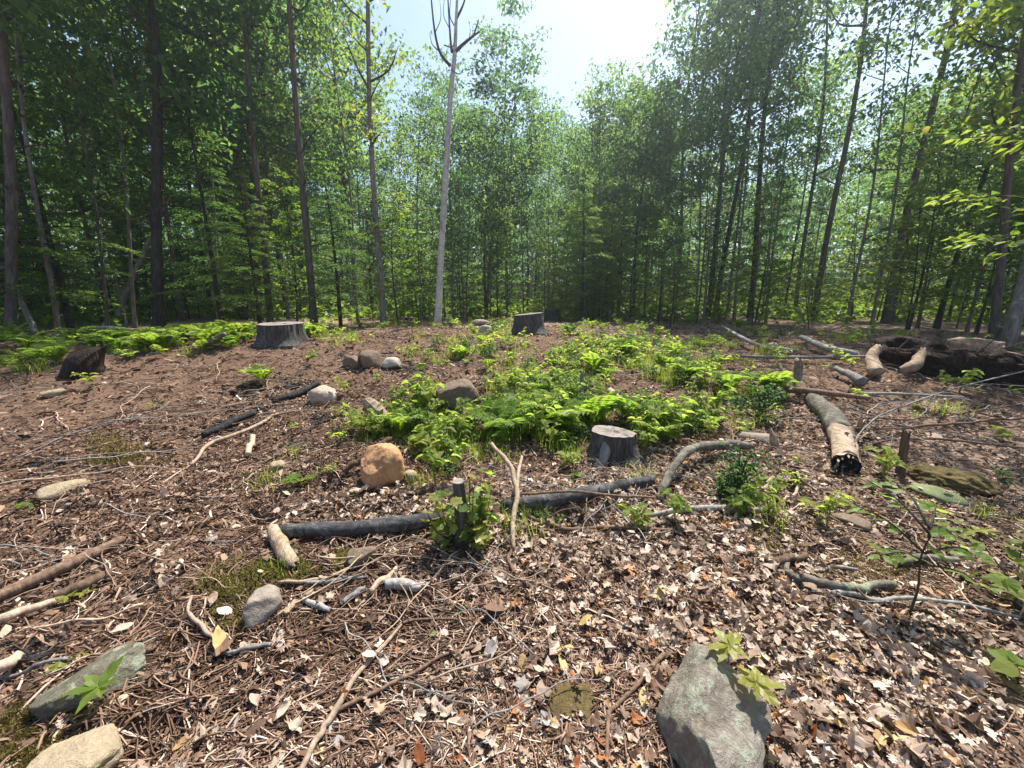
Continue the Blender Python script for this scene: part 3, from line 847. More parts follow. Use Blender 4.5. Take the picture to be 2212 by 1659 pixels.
def rock(px, pyb, w, h, label, mat, seed, dratio=.9, rz=0, tilt=(0, 0), sub=4, sink=.25, name='rock', cat='rock', group=None, **kw):
    """w, h: seen width and height in photograph points; pyb: lower edge of the stone"""
    p = G(px, pyb); m = mpp(p)
    W = w * m; D = W * dratio
    dep = math.atan2(CAM[2] - p[2], np.hypot(p[0], p[1]))
    hh = max(.25 * W, (h * m - D * math.sin(dep) * .75) / max(.3, math.cos(dep)))
    dirv = np.array([p[0], p[1]]) / np.hypot(p[0], p[1])
    q = p[:2] + dirv * D * .42
    z = float(H(q[0], q[1]))
    o = link(name, make_mesh(name, rock_geo(seed, (W / 2, D / 2, hh / (2 - 2 * sink) * 1.0), sub, **kw), M[mat], True), None, (q[0], q[1], z + hh * (.5 - sink) / (1 - sink) * .9), label, cat, group)
    o.rotation_euler = (tilt[0], tilt[1], math.atan2(-dirv[0], dirv[1]) + rz)
    return o

rock(830, 1058, 112, 112, 'rounded orange brown boulder with a stick leaning on its left side', 'rock_orange', 3, .85, .2, sub=5, facets=10, box=3.6)
rock(888, 1042, 32, 28, 'small tan stone against the right side of the orange boulder', 'rock_tan', 5, sub=3)
rock(992, 900, 96, 88, 'dark brown slanted boulder among leafy plants in the middle', 'rock_brown', 8, .75, .3, (.1, -.38), 5, facets=10, box=4, hard=.6)
rock(700, 876, 66, 52, 'pale rounded rock half buried in the brown mound', 'rock_tanpale', 12, .9, .3, facets=8)
rock(800, 797, 52, 42, 'round rock in the middle of three on the mound', 'rock_brown', 14, .9, 0, sub=3)
rock(763, 797, 42, 28, 'dark low rock left of the middle one on the mound', 'rock_brown', 15, .9, 0, sub=3)
rock(846, 798, 44, 26, 'pale low rock right of the middle one on the mound', 'rock_pale', 16, .9, 0, sub=3)
rock(214, 1514, 178, 100, 'big dark mossy boulder with pale lichen top at lower left', 'rock_moss', 22, .62, -.30, (-.10, .0), 5, .22, facets=7, hard=.66, box=4.5)
rock(178, 1705, 165, 120, 'low tan boulder at the bottom left corner', 'rock_tan', 24, .9, .1, sub=5, facets=8, hard=.7)
rock(574, 1352, 88, 84, 'blocky grey brown rock beside the yellow moss patch', 'rock_grey', 30, .75, .2, sink=.1, facets=7, hard=.66, box=5)
rock(786, 1228, 66, 52, 'small two toned rock below the dark fallen log', 'rock_brown', 31, .7, .3, sub=4, sink=.12, box=4)
rock(145, 1070, 84, 30, 'flat pale rock lying in the soil on the left', 'rock_tan', 35, .7, 0, sub=3)
rock(118, 858, 42, 20, 'small orange tinged stone near the left edge of the mound', 'rock_tan', 36, .8, 0, sub=3)
rock(602, 1018, 32, 24, 'small tan stone left of the orange boulder', 'rock_tan', 37, .9, 0, sub=3)
rock(1508, 1745, 240, 370, 'large lichen covered boulder at the bottom right centre', 'rock_lichen', 43, 1.7, -.10, (.03, .20), 5, .38, facets=10, hard=.6, rough=.06, box=4.5)
rock(1838, 1142, 74, 32, 'dark low rock in the bare patch on the right', 'rock_brown', 44, .7, 0, sub=3)
rock(1050, 722, 38, 22, 'flat pale rock left of the back stump', 'rock_pale', 46, .8, 0, sub=3)
rock(1042, 704, 48, 14, 'flat grey rock before the dark trees left of the back stump', 'rock_grey', 47, .8, 0, sub=3)
rock(1667, 760, 26, 22, 'small whitish rock in the brush left of the rotten log', 'rock_pale', 48, .8, 0, sub=3)
rock(1638, 960, 90, 30, 'flat grey slab rock behind the dark shrub', 'rock_grey', 49, .5, 0, sub=3)
rock(2020, 1085, 98, 32, 'pale green moss covered dome right of the upright stub', 'moss_green', 51, .8, 0, sub=4, facets=2, box=2, name='mossy_rock')
rock(2050, 1062, 150, 46, 'brown moss hummock behind the pale green dome', 'moss_h', 52, .7, 0, sub=5, facets=2, box=2, rough=.16, sink=.4, name='moss_hummock', cat='moss')
rock(1238, 1566, 118, 62, 'ochre mossy rock in the centre foreground', 'moss_h', 53, .8, .2, sub=5, facets=7, rough=.12, name='mossy_rock', sink=.3, box=3)
rock(1330, 1590, 52, 40, 'small tan stone right of the ochre mossy rock', 'rock_brown', 57, .9, 0, sub=3)
rock(715, 1212, 28, 16, 'tiny yellow pebble left of the two toned rock', 'rock_tan', 58, .9, 0, sub=3)
rock(640, 1218, 0.1 + 20, 14, 'tiny grey pebble by the short pale log piece', 'rock_grey', 59, .9, 0, sub=3)
def moss_patch(px, py, w, h, label, seed, mat='moss_fuzz', hgt=.013, n=2200):
    r = np.random.RandomState(seed); c = G(px, py); L = []
    while len(L) < n:
        a = r.normal(size=2) * .5; q = G(px, py + 0) if False else None
        L.append(a)
    L = np.array(L)
    e1 = G(px + w / 2, py) - G(px - w / 2, py); f1, f0 = G(px, py - h / 2), G(px, py + h / 2)
    e2 = f1 - f0
    P = c + L[:, :1] * e1 + L[:, 1:] * e2
    k = fbm2(P[:, 0] / .07, P[:, 1] / .07, seed, 3) + .9 - 1.1 * (L ** 2).sum(1) > .38
    P = P[k]; m = len(P)
    P[:, 2] = H(P[:, 0], P[:, 1]) + .016 + .014 * np.abs(fbm2(P[:, 0] / .05, P[:, 1] / .05, seed + 1, 2))
    A = rand_dirs(m, r) * .7 + [0, 0, 1]; Nn = rand_dirs(m, r)
    l = r.uniform(.6, 1.4, m) * hgt; V, T = leafquads(P, A, Nn, l, l * .8, .1, .2)
    g = Geo(); g.add(V - c, T, None, np.repeat(np.clip(r.normal(.5, .25, m), 0, 1), 4))
    return link('moss_patch', make_mesh('moss_patch', g, M[mat]), None, c, label, 'moss', kind='stuff')
M['moss_fuzz'] = leafmat('moss_fuzz', [(0, (.10, .085, .03)), (.5, (.22, .19, .06)), (1, (.34, .28, .10))], [(0, (.12, .14, .02)), (1, (.35, .30, .05))], .3, .8, .1)
M['moss_brown'] = leafmat('moss_brown', [(0, (.08, .06, .02)), (.5, (.17, .13, .045)), (1, (.26, .20, .08))], [(0, (.12, .12, .02)), (1, (.3, .26, .05))], .25, .8, .1)
moss_patch(505, 1262, 120, 80, 'wide yellow moss patch above the blocky rock', 61)
moss_patch(500, 1310, 80, 60, 'yellow green moss patch left of the blocky rock', 62)
moss_patch(610, 1236, 110, 40, 'moss patch at the lower end of the short pale log piece', 63)
moss_patch(745, 1212, 44, 44, 'moss tuft at the left side of the two toned rock', 64, n=900)
moss_patch(525, 1352, 60, 26, 'moss patch below the blocky rock', 65, n=1200)
moss_patch(1665, 1150, 90, 80, 'thin yellow moss patch left of the dark low rock', 67, n=1800)
moss_patch(1890, 1235, 220, 60, 'brownish moss film around the thin sapling stem', 68, 'moss_brown', .009, 2600)
moss_patch(230, 955, 60, 30, 'yellow moss patch on the soil left of the curved stick', 69, n=1200)
moss_patch(270, 990, 120, 40, 'straw yellow moss patch below the curved stick', 70, 'moss_brown', .02, 1500)
moss_patch(60, 1620, 90, 160, 'dark moss beside the low tan boulder', 71, 'moss_brown', .012, 3000)

# scattered stones
for i in range(26):
    while True:
        px, py = random.uniform(40, 2180), random.uniform(760, 1600)
        if carpet(np.array([px]), np.array([py]))[0] < .5: break
    rock(px, py, random.uniform(10, 26) * (.6 + (py - 700) / 900), random.uniform(7, 13) * (.6 + (py - 700) / 900), 'small half buried stone ' + region(px, py), random.choice(['rock_tan', 'rock_grey', 'rock_brown']), 100 + i, .9, random.uniform(0, 6), sub=2, name='stone', cat='stone', group='small stones in the soil')

# ------------------------------------------------------------------ stumps
def stump(px, pyb, w, h, label, seed, flare=.35, ridge=.10, toptilt=(0, 0), mat='stumpbark', roots=(), w_top=None):
    p = G(px, pyb); m = mpp(p); R = w * m / 2
    dirv = np.array([p[0], p[1]]) / np.hypot(p[0], p[1])
    q = p[:2] + dirv * R * .8; z0 = float(H(q[0], q[1]))
    dep = math.atan2(CAM[2] - p[2], np.hypot(*p[:2]))
    hh = h * m / math.cos(dep)
    o = empty('tree_stump', (q[0], q[1], z0), label, 'stump')
    ns, nz = 56, 18
    a = np.arange(ns) / ns * 2 * math.pi
    z = np.linspace(-.12, 1, nz)
    V = []
    for zz in z:
        t = max(zz, 0)
        fl = flare * math.exp(-t * 4.2)
        k = np.stack([np.cos(a) * 1.6, np.sin(a) * 1.6, np.full(ns, t * .5)], -1)
        k2 = np.stack([np.cos(a) * 6, np.sin(a) * 6, np.full(ns, t * .9)], -1)
        rr = R * (1 + fl * (.5 + 1.1 * np.clip(fbm3(k, seed, 2), -.3, 1)) + ridge * fbm3(k2, seed + 3, 3) + .10 * fbm3(k * .6, seed + 9, 1))
        zt = zz * hh + (t * (toptilt[0] * rr * np.cos(a) + toptilt[1] * rr * np.sin(a)))
        V.append(np.stack([rr * np.cos(a), rr * np.sin(a), zt], -1))
    V = np.array(V)
    top = V[-1].copy()
    i = np.arange(nz - 1)[:, None] * ns; j = np.arange(ns)[None]; k = (j + 1) % ns
    Q = np.stack([i + j, i + k, i + ns + k, i + ns + j], -1).reshape(-1, 4)
    g = Geo(); g.add(V.reshape(-1, 3), None, Q)
    link('bark', make_mesh('stump_bark', g, M[mat], False), o)
    c = top.mean(0); rings = [top * (1, 1, 1)]
    rr_ = np.random.RandomState(seed)
    W = [top + [0, 0, .004]]
    for f in (.75, .5, .25):
        w_ = c + (top - c) * f; w_[:, 2] += rr_.normal(size=ns) * .004 + .004; W.append(w_)
    W = np.array(W); nz2 = len(W)
    i = np.arange(nz2 - 1)[:, None] * ns
    Q = np.stack([i + j, i + k, i + ns + k, i + ns + j], -1).reshape(-1, 4)
    VV = np.vstack([W.reshape(-1, 3), c + [0, 0, .006]])
    T = np.stack([(nz2 - 1) * ns + np.arange(ns), (nz2 - 1) * ns + (np.arange(ns) + 1) % ns, np.full(ns, nz2 * ns)], -1)
    g = Geo(); g.add(VV, T, Q)
    link('cut_face', make_mesh('stump_face', g, M['cut']), o)
    for (ang, ln, rad) in roots:
        u = np.array([math.cos(ang), math.sin(ang), 0])
        pp = spline([u * R * .72 + [0, 0, hh * .72], u * R * 1.02 + [0, 0, hh * .30], u * (R * 1.3 + ln) + [0, 0, -.05]], 5)
        g = Geo(); g.add(*tube(pp, [rad * 1.1, rad, rad * .5], 9, .2, seed + int(ang * 9)))
        link('root', make_mesh('stump_root', g, M['stick_grey'], True), o)
    return o

stump(614, 747, 88, 44, 'big weathered grey stump on the left of the mound', 3, .55, .10, (0, .03))
stump(1141, 722, 62, 40, 'squat grey stump at the back in the middle', 5, .50, .08, (.10, 0))
stump(1191, 694, 32, 24, 'small dim stump right behind the squat grey one', 6, .25, .08)
stump(1318, 1000, 94, 50, 'near flat topped sawn stump right of the bright fern', 8, .60, .13, (-.07, -.06), roots=[(-2.1, .10, .05)])
stump(2168, 752, 34, 42, 'narrow grey stump at the right edge behind the root mound', 9, .2, .1)

# sprouting stump (thin) with maple shoots
def poly_leaf(kindname, seed):
    """outline leaf with lobes: returns verts (unit length along +y) and tris"""
    r = np.random.RandomState(seed)
    if kindname == 'maple':
        ang = [0, 14, 26, 38, 52, 66, 80, 96, 112, 130, 150]
        rad = [1.0, .74, .52, .66, .86, .60, .50, .66, .44, .30, .22]
        pts = [(math.sin(RAD(t)) * q * .72, .28 + math.cos(RAD(t)) * q * .72) for t, q in zip(ang, rad)]
    elif kindname == 'oak':
        pts = [(0, 1), (.07, .93), (.06, .84), (.20, .80), (.22, .72), (.09, .66), (.10, .58), (.28, .54), (.30, .45), (.11, .40), (.10, .32), (.22, .27), (.20, .20), (.06, .12)]
    elif kindname == 'beech':
        pts = [(0, 1), (.09, .88), (.18, .72), (.24, .52), (.23, .34), (.15, .16), (.05, .04)]
    else:
        pts = [(0, 1), (.16, .8), (.30, .55), (.31, .33), (.2, .12), (.05, .02)]
    mid = [(0, y) for x, y in pts[1:]]
    Rr = np.array([(x, y, 0) for x, y in pts]); Lf = Rr[1:] * [-1, 1, 1]
    Rr[1:, :2] *= r.uniform(.88, 1.12, (len(Rr) - 1, 1)); Lf[:, :2] *= r.uniform(.88, 1.12, (len(Lf), 1))
    n = len(pts); m = n - 1
    midv = np.array([(0, max(.02, min(.97, q[1])), 0) for q in pts[1:]])
    V = np.vstack([Rr, Lf, midv, [[0, 0, 0]]])
    T = []
    R_ = lambda i: i; L_ = lambda i: n + i - 1; Mi = lambda i: n + m + i - 1
    T += [(0, Mi(1), 1), (0, L_(1), Mi(1))]
    for i in range(1, n - 1):
        T += [(R_(i), Mi(i), Mi(i + 1)), (R_(i), Mi(i + 1), R_(i + 1)), (L_(i), Mi(i + 1), Mi(i)), (L_(i), L_(i + 1), Mi(i + 1))]
    e = n + 2 * m
    T += [(R_(n - 1), Mi(n - 1), e), (L_(n - 1), e, Mi(n - 1))]
    return V, np.array(T)

def curl(V, seed, amt=.35):
    r = np.random.RandomState(seed); V = V.copy()
    x, y = V[:, 0], V[:, 1] - .45
    z = amt * (r.uniform(-.4, 1.3) * 1.6 * x * x + r.uniform(-.6, 1.2) * .7 * y * y + r.uniform(-.9, .9) * x * y) + .05 * amt * fbm3(V * 5 + seed, seed, 2) * 3
    V[:, 2] = z + .03 * np.abs(x) + amt * .28 * fbm3(np.c_[x, y, 0 * x] * 3.2 + seed * 1.7, seed, 2)
    # bring the edges in when curled
    V[:, 0] *= 1 - .3 * amt; return V

def sprouting_stump():
    b = G(996, 1178); m = mpp(b)
    o = empty('sprouting_stump', b, 'thin broken stump ringed by leafy maple shoots in the centre', 'stump')
    r = np.random.RandomState(2)
    hh = 126 * m / math.cos(RAD(32))
    g = Geo(); g.add(*tube(spline([(0, 0, -.08), (.005, .01, hh * .5), (-.004, .0, hh)], 8), np.array([20, 14, 12.5, 12]) * m, 18, .12, 5))
    link('bark', make_mesh('thin_stump', g, M['stumpbark'], False), o)
    g = Geo(); g.add(*tube([(-.004, 0, hh), (-.004, 0, hh + .006)], 12 * m, 18, .1, 5))
    link('cut_face', make_mesh('thin_face', g, M['cut']), o)
    lv, lt = poly_leaf('maple', 3)
    meshes = []
    for q in range(6):
        gg = Geo(); gg.add(curl(lv, 60 + q, .28), lt, None, q / 6); meshes.append(make_mesh('shoot_leaf', gg, M['herb' if q < 4 else 'yellowleaf']))
    for i in range(40):
        a = r.uniform(0, 6.28); rr = r.uniform(.06, .20) ; ht = hh * r.uniform(.3, 1.15)
        if i % 2: a = r.uniform(-.9, 1.0)
        p0 = np.array([.03 * math.cos(a), .03 * math.sin(a), .02]); p2 = np.array([rr * math.cos(a), rr * math.sin(a), ht])
        pm = (p0 + p2) / 2 + [.5 * rr * math.cos(a) * .4, .5 * rr * math.sin(a) * .4, 0]
        pp = spline([p0, pm, p2], 4)
        g = Geo(); g.add(*tube(pp, [.004, .0018], 4, 0, 0, False))
        st = link('shoot', make_mesh('shoot', g, M['branch'], True), o)
        for k in range(5):
            t = pp[int((.35 + .65 * k / 4) * (len(pp) - 1))]
            lf = link('leaf', meshes[r.randint(6)], st, t)
            lf.scale = (r.uniform(.055, .092),) * 3
            lf.rotation_euler = (r.uniform(-1.0, .3), r.uniform(-.5, .5), r.uniform(0, 6.28))
sprouting_stump()

# upright stub and other standing broken wood
def standing(name, label, pts, w, mat, cat, ragged=.03, jit=.2, sides=12, seed=1, extra=()):
    base = G(pts[0][0], pts[0][1]); Y = base[1]
    P = [base - [0, 0, .05]] + [at_depth(a, b, Y + c) for a, b, c in pts[1:]]
    o = empty(name, base, label, cat); m = mpp(base)
    g = Geo(); g.add(*tube(spline(np.array(P) - base, 6), np.array(w) * m / 2, sides, jit, seed, True, 3, ragged))
    link('stem', make_mesh(name, g, M[mat], False), o)
    for e in extra:
        P2 = [at_depth(a, b, Y + c) - base for a, b, c in e[0]]
        g = Geo(); g.add(*tube(spline(P2, 5), np.array(e[1]) * m / 2, 8, jit, seed + 5, True, 3, ragged * .5))
        link(e[3], make_mesh(e[3], g, M[e[2]], False), o)
    return o
standing('broken_stub', 'thin dark upright stub on the dry leaves at right', [(1944, 1030), (1950, 985, 0), (1958, 935, 0)], [17, 15, 13], 'stick_brown', 'stub')
standing('root_slab', 'dark upright root slab with a pale lit edge by the left fern strip', [(178, 808), (186, 785, 0), (205, 765, .05), (222, 752, .1)], [62, 54, 34, 14], 'rot', 'root', .06, .35, 12, 4, [([(142, 808, -.1), (150, 800, -.15), (165, 790, -.1)], [4, 9, 6], 'wood', 'painted_lit_edge')])  # separate pale wood strip paints in the slab's sunlit edge
standing('grey_wood_wedge', 'grey split wood wedge leaning behind the orange boulder', [(846, 918), (825, 900, .02), (805, 880, .1), (787, 862, .15)], [26, 34, 38, 16], 'logwood', 'wood', .05, .25, 9, 6)
standing('leaning_pole', 'dark leaning dead pole at the left edge of the forest', [(80, 724), (50, 660, .3), (24, 605, .6), (-6, 555, .9)], [11, 10, 9.5, 9], 'bark_light', 'pole', 0, .06, 9, 7)
standing('leaning_dead_tree', 'thin pale dead trunk leaning right behind the left fern strip', [(250, 702), (266, 650, .5), (327, 510, 1.5), (372, 420, 2)], [12, 11, 8, 5], 'bark_light', 'dead tree', 0, .06, 8, 8)
standing('upright_splinter', 'tall pale splinter standing by the right side of the rotten log', [(1856, 935), (1858, 915, 0), (1862, 896, 0)], [13, 10, 2], 'wood', 'wood splinter', .02, .2, 7, 9)
standing('orange_splinter', 'reddish split splinter standing left of the rotten log end', [(1676, 972), (1672, 950, 0), (1664, 928, .03)], [17, 15, 7], 'wood', 'wood splinter', .02, .2, 7, 10)
standing('thin_snag', 'thin grey upright snag in the green plants behind the flat topped stump', [(1256, 860), (1257, 830, 0), (1258, 800, 0)], [10, 9, 7], 'stick_grey', 'snag', .03, .2, 8, 11)
standing('slanting_tree', 'grey slanting bare tree at the right edge beside the narrow stump', [(2172, 770), (2190, 690, 0), (2215, 600, .2), (2250, 420, .4)], [24, 22, 20, 17], 'bark_light', 'tree', 0, .08, 12, 12)

# ------------------------------------------------------------------ logs and branches lying about
def lay(pts, n, rigid):
    """path of a piece lying on the ground: thin pieces follow the soil, thick ones bridge it"""
    P, R, Lf = [], [], []
    for q in pts:
        a = G(q[0], q[1]); r0 = q[2] * mpp(a) / 2; lift = q[3] if len(q) > 3 else 0
        a = G(q[0], q[1], r0 * .8 + .012 + lift); P.append(a); R.append(q[2] * mpp(a) / 2); Lf.append(lift)
    P = np.array(P); sp = spline(P, n)
    t = np.linspace(0, 1, len(sp)); tk = np.linspace(0, 1, len(R))
    rr = np.interp(t, tk, R); lf = np.interp(t, tk, Lf)
    hs = HF(sp[:, 0], sp[:, 1])
    w = np.ones(5) / 5
    hsm = np.convolve(np.pad(hs, 2, mode='edge'), w, 'valid')
    z = np.maximum(hsm, hs - rr * .3) + rr * .9 + .027 + lf
    if rigid: z = np.maximum(sp[:, 2], hs + rr * .35)
    sp[:, 2] = np.where(lf > .05, np.maximum(sp[:, 2], hs + rr), z)
    return sp, rr
def lying(name, label, pts, mat, cat, seed=1, sides=10, jit=.14, ragged=.02, extra=(), group=None):
    """pts: (px, py, width px[, lift m])"""
    sp, rr = lay(pts, 8, pts[0][2] * 0 + max(q[2] for q in pts) > 22)
    base = sp.mean(0)
    rw = np.random.RandomState(seed)
    wg = np.array([np.convolve(np.pad(rw.normal(size=len(sp)), 2, mode='edge'), [.1, .25, .3, .25, .1], 'valid') for _ in (0, 1)]).T
    sp = sp + np.c_[wg * rr[:, None] * np.where(rr[:, None] > .022, .12, .7), np.zeros(len(sp))]
    o = empty(name, base, label, cat, group) if extra else None
    g = Geo(); g.add(*tube(sp - base, rr, sides, jit, seed, True, 3, ragged))
    me = make_mesh(name, g, M[mat], True)
    if o is None: return link(name, me, None, base, label, cat, group)
    link('wood', me, o)
    for (nm, ex, emat) in extra:
        sp, rr = lay(ex, 7, False)
        g = Geo(); g.add(*tube(sp - base, rr, max(5, sides - 3), jit, seed + 7, True, 3, ragged * .6))
        link(nm, make_mesh(nm, g, M[emat], True), o)
    return o

lying('fallen_log', 'dark grey fallen log left of the sprouting stump', [(604, 1146, 26), (700, 1143, 31), (790, 1139, 33), (870, 1130, 32), (955, 1117, 30)], 'logbark', 'log', 3, 16, .16, .015)
lying('fallen_log', 'dark grey fallen log right of the sprouting stump', [(1085, 1092, 24), (1170, 1084, 30), (1260, 1068, 31), (1340, 1052, 28), (1410, 1036, 22)], 'logbark', 'log', 5, 16, .16, .02)
lying('log_piece', 'short pale barkless log piece at the end of the left grey log', [(588, 1142, 24, .02), (604, 1172, 32), (622, 1205, 30), (634, 1224, 18)], 'wood', 'log', 6, 14, .16, .03)
def rotten_log():
    pts = [(1752, 860, 28), (1775, 880, 34), (1800, 905, 40), (1815, 935, 46), (1824, 970, 50), (1829, 1004, 52)]
    P, R = [], []
    for q in pts:
        a = G(q[0], q[1]); r0 = q[2] * mpp(a) / 2; a = G(q[0], q[1], r0 * .9); P.append(a); R.append(q[2] * mpp(a) / 2)
    P = np.array(P); base = P.mean(0); L = P - base; R = np.array(R)
    o = empty('rotten_log', base, 'thick rotten log pointing at the viewer with a dark hollow end', 'log')
    sp = spline(L, 6); k = 19
    rr = np.interp(np.linspace(0, 1, len(sp)), np.linspace(0, 1, len(R)), R)
    g = Geo(); g.add(*tube(sp[:k], rr[:k], 20, .14, 3, True)); link('bark', make_mesh('rotten_bark', g, M['mosslog'], True), o)
    # barkless end, open with a torn rim and a hollow
    V, T, Q = tube(sp[k - 1:], rr[k - 1:] * .95, 24, .16, 8, False, 3, .04); g = Geo(); g.add(V, T, Q)
    link('bare_wood', make_mesh('bare_wood', g, M['logwood'], True), o)
    V, T, Q = tube(sp[k + 2:][::-1] , (rr[k + 2:] * .86)[::-1], 20, .2, 9, False, 3, .03); g = Geo(); g.add(V, T, Q)
    link('hollow', make_mesh('hollow', g, M['rot'], True), o)
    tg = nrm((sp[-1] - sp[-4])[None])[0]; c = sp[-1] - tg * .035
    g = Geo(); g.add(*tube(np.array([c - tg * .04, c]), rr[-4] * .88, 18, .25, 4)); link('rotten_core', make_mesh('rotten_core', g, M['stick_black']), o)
    r = np.random.RandomState(4)
    for i in range(26):
        a = r.uniform(0, 6.28); u = np.array([math.cos(a), 0, math.sin(a)]) * rr[-1] * r.uniform(.3, .92)
        s = sp[-1] + u; e = s + tg * r.uniform(.02, .07) + u * .05
        g = Geo(); g.add(*tube([s - tg * .08, s, e], [.012, .009, .001], 5, .1, i, False)); link('splinter', make_mesh('splinter', g, M['logwood' if i % 2 else 'rot']), o)
rotten_log()
lying('upright_branch_stub', 'pale split branch rising at the far end of the rotten log', [(1730, 848, 20), (1727, 828, 20, .08), (1724, 800, 17, .22), (1726, 776, 15, .36)], 'wood', 'branch', 7, 10, .14, .03)
lying('crossing_branch', 'brown branch lying across the far end of the rotten log', [(1690, 842, 12, .05), (1735, 844, 14, .10), (1790, 850, 13, .12), (1880, 860, 8, .08)], 'stick_brown', 'branch', 8, 9, .12, .02)
lying('bent_branch', 'thin pale branch bending up left of the rotten log', [(1716, 832, 9), (1700, 818, 9, .05), (1688, 800, 7, .14), (1684, 787, 6, .2)], 'stick_brown', 'branch', 9)
lying('root_chunk', 'tall pale root chunk standing at the left of the root mound', [(1893, 806, 28), (1884, 785, 24, .1), (1886, 764, 20, .22), (1897, 748, 14, .32)], 'wood', 'root', 11, 12, .2, .03)
lying('root_chunk', 'curved pale root arching from the root mound', [(1945, 800, 14, .08), (1970, 792, 24, .12), (1984, 776, 22, .2), (1994, 756, 13, .32)], 'wood', 'root', 12, 12, .2, .03)
lying('grey_log_piece', 'grey log piece pointing into the left foot of the root mound', [(1806, 795, 9, .08), (1835, 812, 16, .04), (1862, 828, 22)], 'stick_grey', 'log', 13, 10, .16, .02)

def root_mound():
    c = G(2060, 822); m = mpp(c); d = nrm((c - CAM)[None, :2])[0]
    q = c[:2] + d * .5
    o = empty('root_mound', (q[0], q[1], float(H(*q))), 'dark upturned root mound with broken roots on the right', 'root mound')
    g = rock_geo(71, (165 * m, .55, 62 * m), 5, 3, .16, .8, 2.6)
    b = link('earth', make_mesh('mound_earth', g, M['rot'], True), o, (0, 0, 14 * m)); b.rotation_euler = (0, .06, math.atan2(-d[0], d[1]))
    r = np.random.RandomState(6)
    for i in range(26):
        a = r.uniform(-1, 1); p0 = np.array([a * 140 * m, r.uniform(-.5, -.1), r.uniform(.05, 58 * m)])
        ln = r.uniform(.15, .6); u = nrm(np.array([[r.normal() * .8, -.6 + r.normal() * .3, r.normal() * .6]]))[0]
        g = Geo(); g.add(*tube(spline([p0, p0 + u * ln * .5 + r.normal(size=3) * .05, p0 + u * ln + r.normal(size=3) * .1], 4), [.028 * r.uniform(.3, 1.2), .006], 7, .2, i))
        rt_ = link('root', make_mesh('mound_root', g, M[['stick_brown', 'stick_pale', 'rot', 'stick_brown'][i % 4]], True), o); rt_.rotation_euler = (0, 0, math.atan2(-d[0], d[1]))
    g = rock_geo(75, (52 * m, .2, 22 * m), 4, 6, .14)
    w = link('torn_wood', make_mesh('torn_wood', g, M['wood'], True), o, (-10 * m, -.2, 62 * m)); w.rotation_euler = (0, .1, math.atan2(-d[0], d[1]))
root_mound()

